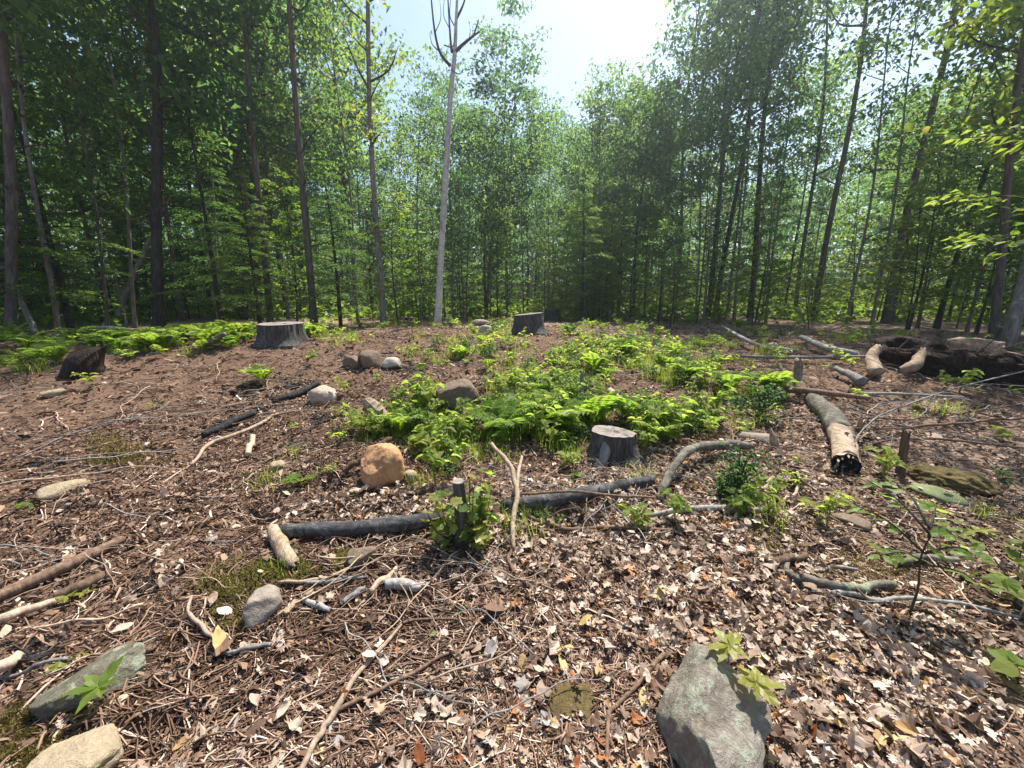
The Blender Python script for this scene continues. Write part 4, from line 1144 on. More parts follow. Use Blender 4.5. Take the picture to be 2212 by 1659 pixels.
STK = [('brown_pole', 'smooth brown pole running in from the left edge', [(-30, 1302, 26), (90, 1246, 26), (180, 1206, 24), (268, 1163, 18)], 'stick_brown', 'pole'),
       ('brown_pole', 'shorter grey brown pole below the smooth one at left', [(118, 1290, 20), (180, 1264, 25), (245, 1236, 20)], 'stick_brown', 'pole'),
       ('pale_pole', 'pale pole at the left edge under the two brown poles', [(-30, 1358, 20), (40, 1330, 18), (120, 1302, 13)], 'stick_pale', 'pole'),
       ('pale_pole', 'yellowish pole end at the left edge above the mossy boulder', [(-20, 1450, 26), (20, 1432, 24), (50, 1412, 16)], 'stick_pale', 'pole'),
       ('long_stick', 'long grey stick running from the left edge to the mossy boulder', [(-20, 1450, 7), (70, 1438, 8), (150, 1432, 7)], 'stick_grey', 'stick'),
       ('long_twig', 'long thin twig arcing above the mossy boulder', [(90, 1362, 5), (200, 1340, 6), (310, 1310, 5)], 'stick_pale', 'twig'),
       ('mossy_branch', 'bent pale branch in front of the pinnate sapling', [(1690, 1240, 13), (1745, 1255, 17), (1800, 1275, 20), (1860, 1278, 20), (1925, 1264, 14)], 'mosslog', 'branch'),
       ('slim_branch', 'slim dark branch passing under the pinnate sapling', [(1790, 1286, 12), (1880, 1297, 11), (1960, 1299, 9, .02), (2080, 1310, 8, .03), (2200, 1340, 7)], 'stick_grey', 'branch'),
       ('lit_branch', 'pale barked branch right behind the pinnate sapling', [(1925, 1222, 13), (1980, 1212, 16), (2062, 1216, 11)], 'mosslog', 'branch'),
       ('orange_stick', 'short orange brown stick left of the bent pale branch', [(1648, 1218, 14), (1690, 1216, 18), (1742, 1204, 14)], 'stick_brown', 'stick'),
       ('thin_branch', 'thin branch above the bent pale one', [(1755, 1238, 6), (1800, 1232, 8), (1850, 1235, 5)], 'stick_grey', 'branch'),
       ('arched_branch', 'grey branch arching over the litter right of the flat topped stump', [(1424, 1082, 16), (1440, 1040, 17, .06), (1462, 1000, 16, .12), (1495, 970, 19, .12), (1560, 962, 21, .06), (1622, 968, 17)], 'mosslog', 'branch'),
       ('flat_branch', 'flat grey branch under the dark shrub', [(1400, 1116, 9), (1480, 1106, 14), (1580, 1100, 14), (1680, 1106, 10)], 'stick_grey', 'branch'),
       ('long_branch', 'long thin branch curving right from the sprouting stump', [(1085, 1080, 14), (1130, 1104, 12), (1200, 1128, 10), (1330, 1142, 9), (1470, 1152, 7), (1610, 1158, 5)], 'stick_brown', 'branch'),
       ('thin_branch', 'thin twisting branch above the right grey log', [(1120, 1068, 6, .12), (1240, 1062, 6, .12), (1330, 1070, 6, .08), (1440, 1082, 5)], 'stick_brown', 'branch'),
       ('leaning_stick', 'dark stick leaning across the left side of the orange boulder', [(742, 1024, 13), (775, 998, 14, .06), (815, 966, 15, .14), (846, 944, 11, .2)], 'stick_brown', 'stick'),
       ('forest_twig', 'thin twig beside the big lichen boulder bending to the leaf carpet', [(1308, 1662, 8), (1312, 1590, 9), (1318, 1545, 9), (1362, 1505, 9), (1440, 1418, 10)], 'stick_brown', 'twig'),
       ('pale_twig', 'crooked pale twig pointing down left of the blocky rock', [(414, 1296, 6), (410, 1330, 7), (440, 1362, 9), (482, 1402, 7)], 'stick_pale', 'twig'),
       ('grey_stick', 'straight grey brown stick end right of the crooked pale twig', [(492, 1414, 9), (540, 1404, 9), (586, 1396, 8)], 'stick_grey', 'stick'),
       ('wood_splinter', 'pale wood splinter with dark end below the blocky rock', [(616, 1334, 10), (628, 1318, 12), (638, 1300, 9)], 'wood', 'wood splinter'),
       ('wood_splinter', 'grey weathered splinter right of the pale one', [(658, 1298, 10), (682, 1312, 13), (706, 1324, 10)], 'stick_grey', 'wood splinter'),
       ('wood_splinter', 'long pale splinter slanting up below the two toned rock', [(802, 1284, 12), (830, 1262, 14), (858, 1236, 8)], 'stick_pale', 'wood splinter'),
       ('wood_splinter', 'grey splinter under the long pale slanting one', [(742, 1306, 10), (770, 1290, 13), (790, 1276, 8)], 'stick_grey', 'wood splinter'),
       ('wood_splinter', 'dark thick splinter lying level right of the slanting one', [(832, 1272, 22), (880, 1270, 22), (922, 1268, 10)], 'stick_grey', 'wood splinter'),
       ('thin_stick', 'pale curved stick below the dark fallen log', [(606, 1262, 7), (680, 1256, 8), (740, 1240, 7), (770, 1215, 5)], 'stick_pale', 'stick'),
       ('thin_stick', 'dark straight stick under the pale curved one', [(662, 1264, 7), (730, 1256, 9), (790, 1250, 6)], 'stick_grey', 'stick'),
       ('short_stick', 'pale upright looking stick left of the orange boulder', [(536, 985, 12), (540, 965, 13), (546, 942, 10)], 'stick_pale', 'stick'),
       ('curved_stick', 'long curving pale stick on the mound left of the boulders', [(410, 1000, 6), (450, 965, 8), (500, 945, 8), (560, 920, 7), (600, 895, 5)], 'stick_pale', 'stick'),
       ('black_branch', 'blackened branch pile piece left of the leafy clump', [(440, 945, 12), (490, 918, 18), (550, 892, 12)], 'stick_black', 'branch'),
       ('black_branch', 'upper blackened branch beside the pale rounded rock', [(590, 870, 10), (640, 850, 16), (690, 828, 10)], 'stick_black', 'branch'),
       ('mossy_branch', 'greenish branch end in the fern strip left of the grey stump', [(436, 752, 9, .02), (460, 735, 12, .1), (486, 721, 9, .22)], 'mosslog', 'branch'),
       ('pale_branch', 'pale slanting branch in the middle of the clearing', [(985, 775, 6), (1015, 755, 9), (1050, 745, 8), (1062, 738, 6)], 'stick_pale', 'branch'),
       ('silver_log', 'silvery split log half hidden behind the flat topped stump', [(1318, 845, 14), (1340, 870, 18), (1370, 900, 14)], 'stick_pale', 'log'),
       ('dead_branch', 'grey dead branch descending to the brush left of the root mound', [(1560, 705, 6, .15), (1600, 728, 8, .1), (1650, 750, 9, .06), (1720, 760, 7)], 'stick_grey', 'branch'),
       ('dead_branch', 'thick grey dead limb sloping to the root mound', [(1732, 728, 10, .12), (1770, 745, 13, .1), (1800, 755, 14, .08), (1850, 768, 12)], 'stick_grey', 'branch'),
       ('dead_branch', 'long thin limb lying level before the root mound', [(1560, 768, 5, .05), (1700, 772, 7, .06), (1880, 770, 6, .1)], 'stick_grey', 'branch'),
       ('brush_branch', 'long bare branch curving up from the rotten log to the right edge', [(1842, 968, 3), (1870, 920, 3.5, .1), (1920, 890, 3.5, .2), (2060, 840, 3, .3), (2220, 800, 2.5, .35)], 'stick_grey', 'branch'),
       ('brush_branch', 'long brown branch lying level toward the right edge', [(1800, 930, 4, .02), (1930, 928, 5, .05), (2010, 918, 6, .06), (2100, 916, 5, .04), (2230, 900, 5, .06)], 'stick_brown', 'branch'),
       ('brush_branch', 'long straw coloured branch below the level brown one', [(1880, 962, 4), (1960, 950, 5, .03), (2060, 955, 5, .02), (2220, 972, 4, .03)], 'stick_brown', 'branch'),
       ('brush_branch', 'thin dark branch lying level behind the upright stub', [(1790, 915, 3, .04), (1880, 902, 4, .06), (1990, 905, 3, .05), (2210, 872, 3, .08)], 'stick_brown', 'branch'),
       ('brush_branch', 'thin pale branch at the foot of the root mound', [(1750, 862, 5), (1900, 850, 6, .06), (2080, 858, 5, .06)], 'stick_grey', 'branch'),
       ('hooked_twig', 'hooked pale twig right of the dark shrub', [(1690, 1086, 5), (1712, 1075, 6), (1728, 1050, 6, .02), (1722, 1022, 5)], 'stick_pale', 'twig'),
       ('short_stick', 'short pale stick end right of the dark shrub', [(1648, 1062, 9), (1658, 1050, 10), (1668, 1036, 8)], 'stick_pale', 'stick')]
for i, (nm, lab, pts, mat, cat) in enumerate(STK):
    lying(nm, lab, pts, mat, cat, 30 + i, 8, .12, .008)
lying('forked_stick', 'pale forked stick standing out of the litter right of the sprouting stump', [(1106, 1190, 9), (1110, 1130, 11, .06), (1117, 1060, 11, .12), (1098, 1005, 10, .2), (1062, 958, 8, .26)], 'stick_pale', 'stick', 80, 9, .08, .01,
      [('fork', [(1117, 1060, 8, .12), (1120, 1020, 8, .18), (1128, 985, 6, .24)], 'stick_pale'), ('lower_end', [(1106, 1190, 8), (1098, 1210, 9), (1112, 1245, 7)], 'stick_brown')])
lying('forked_branch', 'long pale forked branch rising from the bottom edge', [(655, 1672, 13), (690, 1600, 13), (722, 1545, 14), (790, 1450, 10), (870, 1348, 8)], 'stick_pale', 'branch', 81, 9, .08, .01,
      [('fork', [(722, 1545, 10), (800, 1510, 9), (880, 1470, 9), (960, 1425, 7), (1062, 1390, 5)], 'stick_brown'), ('upper_twig', [(870, 1348, 7), (900, 1340, 6), (990, 1348, 5)], 'stick_brown')])
lying('deadfall', 'pale arched deadfall branches lying over the left fern strip', [(112, 738, 7), (160, 722, 8, .1), (205, 710, 8, .25), (240, 708, 7, .3), (290, 716, 6, .2), (330, 728, 4)], 'stick_grey', 'branch', 82, 8, .1, .01,
      [('limb', [(205, 710, 6, .25), (215, 720, 5, .12), (270, 725, 5, .08), (320, 732, 4)], 'stick_grey'), ('limb', [(160, 722, 4, .1), (190, 728, 4, .05), (250, 735, 3)], 'stick_grey'), ('limb', [(240, 708, 4, .3), (222, 704, 3, .35), (225, 698, 2, .42)], 'stick_grey')])

# ------------------------------------------------------------------ scattered sticks: three lengths of three woods, copied
SM = {}
for q in range(7):
    r = np.random.RandomState(300 + q); n = 5
    s = np.linspace(-.5, .5, n)
    P = np.stack([s, .05 * np.cumsum(r.normal(size=n)) * .6, .02 * r.normal(size=n)], -1)
    for mk in ('stick_brown', 'stick_pale', 'stick_grey', 'stick_black'):
        g = Geo(); g.add(*tube(spline(P, 3), [.016, .018, .015, .008], 6, .12, q))
        SM[q, mk] = make_mesh('stick', g, M[mk], True)
def ground_points(n, r, rmin=.75, rmax=16, azm=58):
    u = r.uniform(1 / rmax, 1 / rmin, n); d = 1 / u; a = r.uniform(-RAD(azm), RAD(azm), n)
    x, y = d * np.sin(a), d * np.cos(a)
    z = HF(x, y); px, py = project(np.stack([x, y, z], -1))
    return x, y, z, px, py
def slope_quat(x, y, yaw, tilt=0.0, roll=0.0):
    e = .06
    n = Vector((-(float(H(x + e, y)) - float(H(x - e, y))) / (2 * e), -(float(H(x, y + e)) - float(H(x, y - e))) / (2 * e), 1)).normalized()
    return Vector((0, 0, 1)).rotation_difference(n) @ Quaternion((0, 0, 1), yaw) @ Quaternion((0, 1, 0), tilt) @ Quaternion((1, 0, 0), roll)

r = np.random.RandomState(21)
X, Y, Z, PX, PY = ground_points(2600, r, .95, 9.5)
cnt = 0
for x, y, z, px, py in zip(X, Y, Z, PX, PY):
    if cnt >= 250: break
    if not (-40 < px < 2250 and 745 < py < 1700): continue
    c = float(carpet(np.array([px]), np.array([py]))[0])
    if r.rand() < .35 * (px > 1350): continue
    cnt += 1
    d = math.hypot(x, y)
    ln = r.uniform(.10, .32) * (.65 + .16 * d) ; mk = ['stick_brown', 'stick_pale', 'stick_grey', 'stick_brown', 'stick_black'][r.randint(5)]
    if mk == 'stick_black' and (px < 380 or px > 1300): mk = 'stick_brown'
    o = link('stick', SM[r.randint(7), mk], None, (x, y, z + .012), {'stick_brown': 'brown', 'stick_pale': 'pale barkless', 'stick_grey': 'grey', 'stick_black': 'blackened'}[mk] + (' long' if ln > .3 else ' short') + ' stick lying ' + region(px, py), 'stick', 'loose sticks on the ground')
    th = r.uniform(.35, 1.0)
    o.rotation_mode = 'QUATERNION'
    yaw = r.normal() * .55 if px < 900 else r.uniform(0, 3.14)
    o.rotation_quaternion = slope_quat(x, y, yaw + (math.pi if r.rand() < .5 else 0), r.normal() * .06)
    o.scale = (ln, ln * 1.0, max(.2, ln * th) * 1.0); o.scale[1] = o.scale[2]

BT = {}
for q in range(8):
    r = np.random.RandomState(340 + q); n = 9
    t = np.linspace(-.5, .5, n)
    P = np.stack([t, .035 * np.cumsum(r.normal(size=n)) * .6, .05 * (.25 - t ** 2) * r.uniform(0, 3) + .012 * r.normal(size=n)], -1)
    for mk in ('stick_brown', 'stick_pale', 'stick_grey'):
        g = Geo(); g.add(*tube(spline(P, 3), [.0065, .0055, .004, .002], 5, .1, q))
        for k in range(1 + q % 3):
            a = P[3 + k * 2]; e = a + [r.uniform(.08, .2), r.choice([-1, 1]) * r.uniform(.06, .16), r.uniform(-.01, .05)]
            g.add(*tube(spline([a, (a + e) / 2 + r.normal(size=3) * .015, e], 3), [.0035, .0015], 4, 0, q))
        BT[q, mk] = make_mesh('brush_twig', g, M[mk], True)
BZ = [(1300, 1060, 260, 80, 40), (1560, 1010, 200, 80, 34), (1960, 900, 230, 60, 44), (1750, 960, 140, 60, 14), (1850, 780, 180, 30, 22), (620, 860, 180, 60, 26), (250, 900, 260, 80, 26), (200, 1200, 220, 90, 16), (950, 780, 120, 30, 10), (900, 1250, 200, 60, 16), (1050, 1450, 260, 100, 12), (1900, 1180, 200, 80, 10), (1450, 800, 200, 60, 14)]
r = np.random.RandomState(23)
for (bx, by, ba, bb, bn) in BZ:
    for i in range(bn):
        px, py = bx + r.normal() * ba * .55, by + r.normal() * bb * .55
        if not (-20 < px < 2230 and 730 < py < 1640): continue
        p = G(px, py); mk = ['stick_brown', 'stick_pale', 'stick_grey'][r.randint(3)]
        ln = r.uniform(.35, 1.0) * (1.25 if by < 1000 else .8)
        o = link('brush_twig', BT[r.randint(8), mk], None, (p[0], p[1], p[2] + .03 + abs(r.normal()) * .02), ('long ' if ln > .7 else 'short ') + {'stick_brown': 'brown', 'stick_pale': 'pale', 'stick_grey': 'grey'}[mk] + ' branching twig lying ' + region(px, py), 'twig', 'brush twigs on the litter')
        o.rotation_mode = 'QUATERNION'
        o.rotation_quaternion = slope_quat(p[0], p[1], r.uniform(0, 6.28) if px > 900 else r.normal() * .6, r.normal() * .07)
        o.scale = (ln, ln, ln)

# fine twigs
def fine_twigs():
    r = np.random.RandomState(31); g = Geo()
    X, Y, Z, PX, PY = ground_points(11000, r, .9, 13)
    n = len(X); k = 5
    yaw = np.where(PX < 1000, r.normal(size=n) * .8, r.uniform(0, 3.14, n)); ln = r.uniform(.06, .30, n) * (.7 + .12 * np.hypot(X, Y)); w = r.uniform(.0016, .0045, n) * (.8 + .12 * np.hypot(X, Y))
    s = np.linspace(-.5, .5, k)
    bend = r.normal(size=(n, k)).cumsum(1) * .05
    lx = s[None] * ln[:, None]; ly = bend * ln[:, None]
    cx = X[:, None] + lx * np.cos(yaw)[:, None] - ly * np.sin(yaw)[:, None]
    cy = Y[:, None] + lx * np.sin(yaw)[:, None] + ly * np.cos(yaw)[:, None]
    cz = HF(cx, cy) + .008 + np.abs(r.normal(size=(n, k))) * .006 + (r.rand(n) * .014)[:, None]
    a = np.arange(3) * 2.094
    ox = np.cos(a); oz = np.sin(a)
    V = np.stack([cx[..., None] - np.sin(yaw)[:, None, None] * ox * w[:, None, None], cy[..., None] + np.cos(yaw)[:, None, None] * ox * w[:, None, None], cz[..., None] + oz * w[:, None, None]], -1)
    b = np.arange(n)[:, None, None] * (k * 3) + np.arange(k - 1)[None, :, None] * 3
    j = np.arange(3)[None, None]; j2 = (j + 1) % 3
    Q = np.stack([b + j, b + j2, b + 3 + j2, b + 3 + j], -1).reshape(-1, 4)
    g.add(V.reshape(-1, 3), None, Q, np.repeat(np.clip(r.normal(.55, .28, n), 0, 1), k * 3))
    link('fine_twigs', make_mesh('fine_twigs', g, M['chip'], True), kind='stuff', label='fine twigs and rootlets strewn over the whole clearing', cat='twigs')
fine_twigs()

# mulch: shredded chips
def mulch():
    r = np.random.RandomState(41); g = Geo()
    X, Y, Z, PX, PY = [np.concatenate(q) for q in zip(ground_points(160000, r, .75, 6, 60), ground_points(75000, r, 3, 15, 58))]
    c = carpet(np.nan_to_num(PX, nan=-999), np.nan_to_num(PY, nan=-999))
    keep = r.rand(len(X)) > c * .6
    X, Y, Z = X[keep], Y[keep], Z[keep]; n = len(X); d = np.hypot(X, Y)
    ln = r.gamma(2.0, .0095, n) * (.8 + .16 * d); w = np.where(r.rand(n) < .22, r.uniform(.2, .55, n), r.uniform(.05, .2, n)) * np.minimum(ln, .04 * (1 + .15 * d)) + .0012 * d; yaw = r.uniform(0, 6.28, n); tl = r.normal(size=n) * .35
    A = np.stack([np.cos(yaw) * np.cos(tl), np.sin(yaw) * np.cos(tl), np.sin(tl)], -1)
    Nn = nrm(np.array([0, 0, 1.0]) + r.normal(size=(n, 3)) * .55); B = nrm(np.cross(Nn, A)); Nn = np.cross(A, B)
    C = np.stack([X, Y, Z + .006 + np.abs(r.normal(size=n)) * .008 * (1 + .10 * d)], -1)
    L = ln[:, None]; W = w[:, None]
    k1 = r.uniform(-.5, .5, (n, 1)); bow = r.uniform(-.12, .25, (n, 1))
    V = np.stack([C - A * L * .5 - B * W * .3, C - A * L * .5 * (1 + k1 * .4) + B * W * .4, C + Nn * L * bow + B * W * .5, C + Nn * L * bow - B * W * .5, C + A * L * .5 + B * W * .25, C + A * L * .5 * (1 + k1 * .3) - B * W * .35], 1)
    b = np.arange(n)[:, None] * 6
    Q = np.concatenate([b + [0, 1, 2, 3], b + [3, 2, 4, 5]])
    val = np.clip(r.beta(1.6, 2.2, n) + .16 * fbm2(X / .7, Y / .7, 77, 2) + .10 * sst((X + 1.4) / 1.6), 0, 1)
    g.add(V.reshape(-1, 3), None, Q, np.repeat(val, 6))
    link('wood_mulch', make_mesh('wood_mulch', g, M['chip']), kind='stuff', label='shredded brown wood chips and bark covering the soil', cat='mulch')
mulch()

def shadow_debris():  # black crumbs stand for burnt bits and also for shadow on the soil
    r = np.random.RandomState(43); g = Geo()
    B = [(555, 842, 70, 20), (500, 915, 60, 26), (560, 880, 50, 20), (650, 955, 60, 20), (440, 1010, 45, 10), (660, 1012, 70, 14), (740, 1010, 40, 12), (790, 775, 60, 16), (640, 830, 40, 16), (200, 1015, 40, 12), (880, 800, 60, 16), (310, 1270, 40, 22), (60, 1410, 40, 26), (1230, 800, 30, 16), (1300, 740, 60, 12), (700, 905, 40, 14), (1500, 920, 60, 16), (1650, 900, 60, 20), (1860, 960, 30, 40), (1840, 1035, 50, 14), (1580, 1090, 60, 12), (540, 1230, 30, 24), (90, 1000, 60, 16)]
    V0, T0 = ICO[2]
    P = []
    for (a, b, c, d) in B:
        n = int(c * d / 40 + 8)
        for i in range(n): P.append((a + r.normal() * c * .5, b + r.normal() * d * .5))
    for (a, b) in P:
        p = G(a, b); m = mpp(p); sz = r.uniform(2.5, 8) * m
        k = V0 * (1 + .3 * r.normal(size=(len(V0), 1))) * [sz * r.uniform(.7, 2.4), sz * .55, sz * .3]
        y = r.uniform(0, 6.28); R = np.array([[math.cos(y), -math.sin(y), 0], [math.sin(y), math.cos(y), 0], [0, 0, 1]])
        g.add(k @ R.T + p + [0, 0, sz * .2], T0, None, r.uniform(0, .6))
    link('shadow_debris', make_mesh('shadow_debris', g, M['shadow_crumb']), kind='stuff', label='black crumbs standing for burnt bark and for shadow on the soil', cat='debris')
M['shadow_crumb'] = leafmat('shadow_and_burnt_bark', [(0, (.010, .009, .010)), (.6, (.022, .019, .018)), (1, (.06, .05, .045))], [(0, (.01, .01, .01)), (1, (.02, .02, .02))], .02, .8, .3)
shadow_debris()

# ------------------------------------------------------------------ fallen leaves
LT = []
for q in range(14):
    kn = ['oak', 'maple', 'beech', 'oak', 'maple', 'round', 'oak'][q % 7]
    v, t = poly_leaf(kn, q); LT.append((kn, curl(v, 500 + q, [.35, .75, 1.1][q % 3]), t))
def fallen_leaves():
    r = np.random.RandomState(51)
    X, Y, Z, PX, PY = ground_points(80000, r, .8, 14, 58)
    ok = np.isfinite(PX); X, Y, Z, PX, PY = X[ok], Y[ok], Z[ok], PX[ok], PY[ok]
    c = carpet(PX, PY)
    prob = np.clip(c * .85, 0, 1) + .022 + .06 * (PY < 1000) * (PX > 850) + .015 * (PY < 960) + .1 * (PX > 1500) * (PY > 850)
    k = r.rand(len(X)) < prob
    X, Y, Z, PX, PY = X[k], Y[k], Z[k], PX[k], PY[k]
    n = len(X); d = np.hypot(X, Y)
    size = r.uniform(.022, .085, n) * np.where(d > 3.5, 1 + .04 * (d - 3.5), 1)
    size = np.where(r.rand(n) < .07, size * 1.5, size)
    order = np.argsort(-size / d * (1 + 9.0 * ((PX > -20) & (PX < 2230) & (PY < 1690))))
    big = order[:280]; rest = order[280:]
    meshes = {}
    cols = ['pale tan', 'pale tan', 'pale tan', 'brown', 'brown', 'silvery grey', 'rust orange', 'straw yellow']
    for i in big:
        q = r.randint(len(LT)); ck = cols[r.randint(len(cols))]
        if (q, ck) not in meshes:
            g = Geo(); g.add(LT[q][1], LT[q][2], None, r.uniform(.2, .8)); meshes[q, ck] = make_mesh('fallen_leaf', g, M[ck])
        kn = LT[q][0]
        lab = ck + ' dry ' + {'oak': 'lobed oak leaf', 'maple': 'pointed maple leaf', 'beech': 'oval beech leaf', 'round': 'rounded leaf'}[kn] + (' curled up ' if q % 3 == 2 else ' lying ') + region(PX[i], PY[i])
        o = link('fallen_leaf', meshes[q, ck], None, (X[i], Y[i], Z[i] + r.uniform(.012, .035)), lab, 'leaf', 'larger fallen leaves in the litter')
        o.rotation_mode = 'QUATERNION'
        o.rotation_quaternion = slope_quat(X[i], Y[i], r.uniform(0, 6.28), r.normal() * .35, r.normal() * .35)
        o.scale = (size[i],) * 3
    g = Geo()
    tq = r.randint(len(LT), size=n)
    for q in range(len(LT)):
        I = rest[tq[rest] == q]
        if not len(I): continue
        v, t = LT[q][1], LT[q][2]; m = len(I)
        yaw = r.uniform(0, 6.28, m); Nn = nrm(np.array([0, 0, 1.0]) + r.normal(size=(m, 3)) * .48)
        A = np.stack([np.cos(yaw), np.sin(yaw), 0 * yaw], -1); B = nrm(np.cross(A, Nn)); A = np.cross(Nn, B)
        P = np.stack([X[I], Y[I], Z[I] + .008 + np.abs(r.normal(size=m)) * .022], -1)
        V = P[:, None] + size[I][:, None, None] * (v[None, :, 0:1] * B[:, None] + (v[None, :, 1:2] - .45) * A[:, None] + v[None, :, 2:3] * Nn[:, None])
        T = (np.arange(m)[:, None, None] * len(v) + t[None]).reshape(-1, 3)
        g.add(V.reshape(-1, 3), T, None, np.repeat(r.uniform(0, 1, m), len(v)))
    link('leaf_litter', make_mesh('leaf_litter', g, M['litter']), kind='stuff', label='carpet of small dry tan and brown leaves', cat='leaf litter')
fallen_leaves()

# ------------------------------------------------------------------ undergrowth
def herb(seed, n, Ht, L, spread):
    r = np.random.RandomState(seed); st, lf = Geo(), Geo()
    ns = max(3, n // 6)
    for s in range(ns):
        a = r.uniform(0, 6.28); h = Ht * r.uniform(.5, 1.1); top = np.array([math.cos(a) * spread * r.uniform(.2, 1), math.sin(a) * spread * r.uniform(.2, 1), h])
        pp = spline([(0, 0, -.02), top * [.35, .35, .6], top], 3)
        V, T, Q = tube(pp, [.004, .002], 3, 0, 0, False); st.add(V, T, Q, .8)
        m = n // ns
        f = r.uniform(.4, 1.0, m); f[0] = 1
        C = np.stack([np.interp(f, np.linspace(0, 1, len(pp)), pp[:, j]) for j in range(3)], -1)
        az = r.uniform(0, 6.28, m)
        A = np.stack([np.cos(az), np.sin(az), r.uniform(-.3, .5, m)], -1); Nn = nrm(np.array([0, 0, 1.0]) + r.normal(size=(m, 3)) * .35)
        l = L * r.uniform(.6, 1.25, m)
        V, T = leaf6(C, A, Nn, l, l * r.uniform(.5, .75, m)); lf.add(V, T, None, np.repeat(np.clip(r.normal(.5, .22, m), 0, 1), 7))
    return st, lf
def fern(seed, nf, Lf):
    r = np.random.RandomState(seed); st, lf = Geo(), Geo()
    for i in range(nf):
        a = i / nf * 6.28 + r.normal() * .3; ln = Lf * r.uniform(.7, 1.15); u = np.array([math.cos(a), math.sin(a), 0])
        s = np.linspace(0, 1, 9); rise = r.uniform(.8, 1.25)
        path = u * (ln * (.25 * s + .65 * s ** 2))[:, None] * r.uniform(.45, .85) + np.array([0, 0, 1]) * (ln * rise * (s - .42 * s ** 2.6))[:, None]
        V, T, Q = tube(path, [.003, .001], 3, 0, 0, False); st.add(V, T, Q, .8)
        m = 15; f = np.linspace(.14, .99, m)
        c = np.stack([np.interp(f, s, path[:, j]) for j in range(3)], -1); tg = nrm(np.stack([np.interp(f, s, np.gradient(path[:, j])) for j in range(3)], -1))
        side = np.cross(tg, np.array([0, 0, 1.0]) + u * .01); side = nrm(side)
        pl = ln * .30 * np.sin(math.pi * (.12 + .86 * (1 - f) ** .9) ) ** .8 * (f < 2)
        for sg in (-1, 1):
            A = side * sg + tg * .35 + r.normal(size=(m, 3)) * .06; A[:, 2] -= .15
            Nn = nrm(np.cross(side, tg) * 1.0 + r.normal(size=(m, 3)) * .12); Nn *= np.sign(Nn[:, 2:3] + 1e-6)
            V, T = leafquads(c, A, Nn, pl, pl * .34, .04, .08); lf.add(V, T, None, np.repeat(np.clip(r.normal(.5, .2, m), 0, 1), 4))
    return st, lf
def grass(seed, n, Ht, spread):
    r = np.random.RandomState(seed); g = Geo()
    for i in range(n):
        a = r.uniform(0, 6.28); b = np.array([r.normal() * spread, r.normal() * spread, -.01]); h = Ht * r.uniform(.5, 1.2); out = r.uniform(.1, .7) * h; u = np.array([math.cos(a), math.sin(a), 0]); sd = np.array([-u[1], u[0], 0]); w = r.uniform(.0018, .004)
        k = np.linspace(0, 1, 4); c = b + u * (out * k ** 2)[:, None] + np.array([0, 0, 1]) * (h * (k - .35 * k ** 3))[:, None]
        ww = (w * (1 - k * .92))[:, None]
        V = np.concatenate([c - sd * ww, c + sd * ww]); Q = [(j, j + 1, j + 5, j + 4) for j in range(3)]
        g.add(V, None, Q, np.clip(r.normal(.45, .2), 0, 1))
    return Geo(), g
def shrub(seed, n, Ht, W, L):
    r = np.random.RandomState(seed); st, lf = Geo(), Geo()
    for s in range(14):
        a = r.uniform(0, 6.28); rr = W * math.sqrt(r.uniform(.02, 1)); top = np.array([math.cos(a) * rr, math.sin(a) * rr, Ht * r.uniform(.55, 1.05) * (1 - .35 * (rr / W) ** 2)])
        pp = spline([(0, 0, -.02), top * [.3, .3, .55], top], 3); V, T, Q = tube(pp, [.007, .002], 4, 0, 0, False); st.add(V, T, Q, .2)
        m = n // 14; f = r.uniform(.3, 1.02, m)
        C = np.stack([np.interp(f, np.linspace(0, 1, len(pp)), pp[:, j]) for j in range(3)], -1) + r.normal(size=(m, 3)) * W * .14
        A = rand_dirs(m, r) * [1, 1, .5]; Nn = nrm(np.array([0, 0, 1.0]) + r.normal(size=(m, 3)) * .5); l = L * r.uniform(.6, 1.2, m)
        V, T = leaf6(C, A, Nn, l, l * .6); lf.add(V, T, None, np.repeat(np.clip(r.normal(.45, .25, m), 0, 1), 7))
    return st, lf

PL = {}
for q in range(4): PL['herb', q] = herb(700 + q, 18 + 5 * q, .16 + .08 * q, .062 + .012 * q, .13 + .02 * q)
for q in range(4): PL['fern', q] = fern(720 + q, 8 + q, .42 + .05 * q)
for q in range(3): PL['grass', q] = grass(740 + q, 60, .30, .09)
for q in range(3): PL['shrub', q] = shrub(760 + q, 220, .42, .28, .05)
PM = {'herb': 'herb', 'fern': 'fern', 'grass': 'grass', 'shrub': 'herb_dark'}
PMESH = {}
for (k, q), (st, lf) in PL.items():
    PMESH[k, q] = (make_mesh(k + '_stems', st, M['branch'] if k in ('shrub',) else M[PM[k]]) if st.n else None, make_mesh(k + '_leaves', lf, M[PM[k]]))

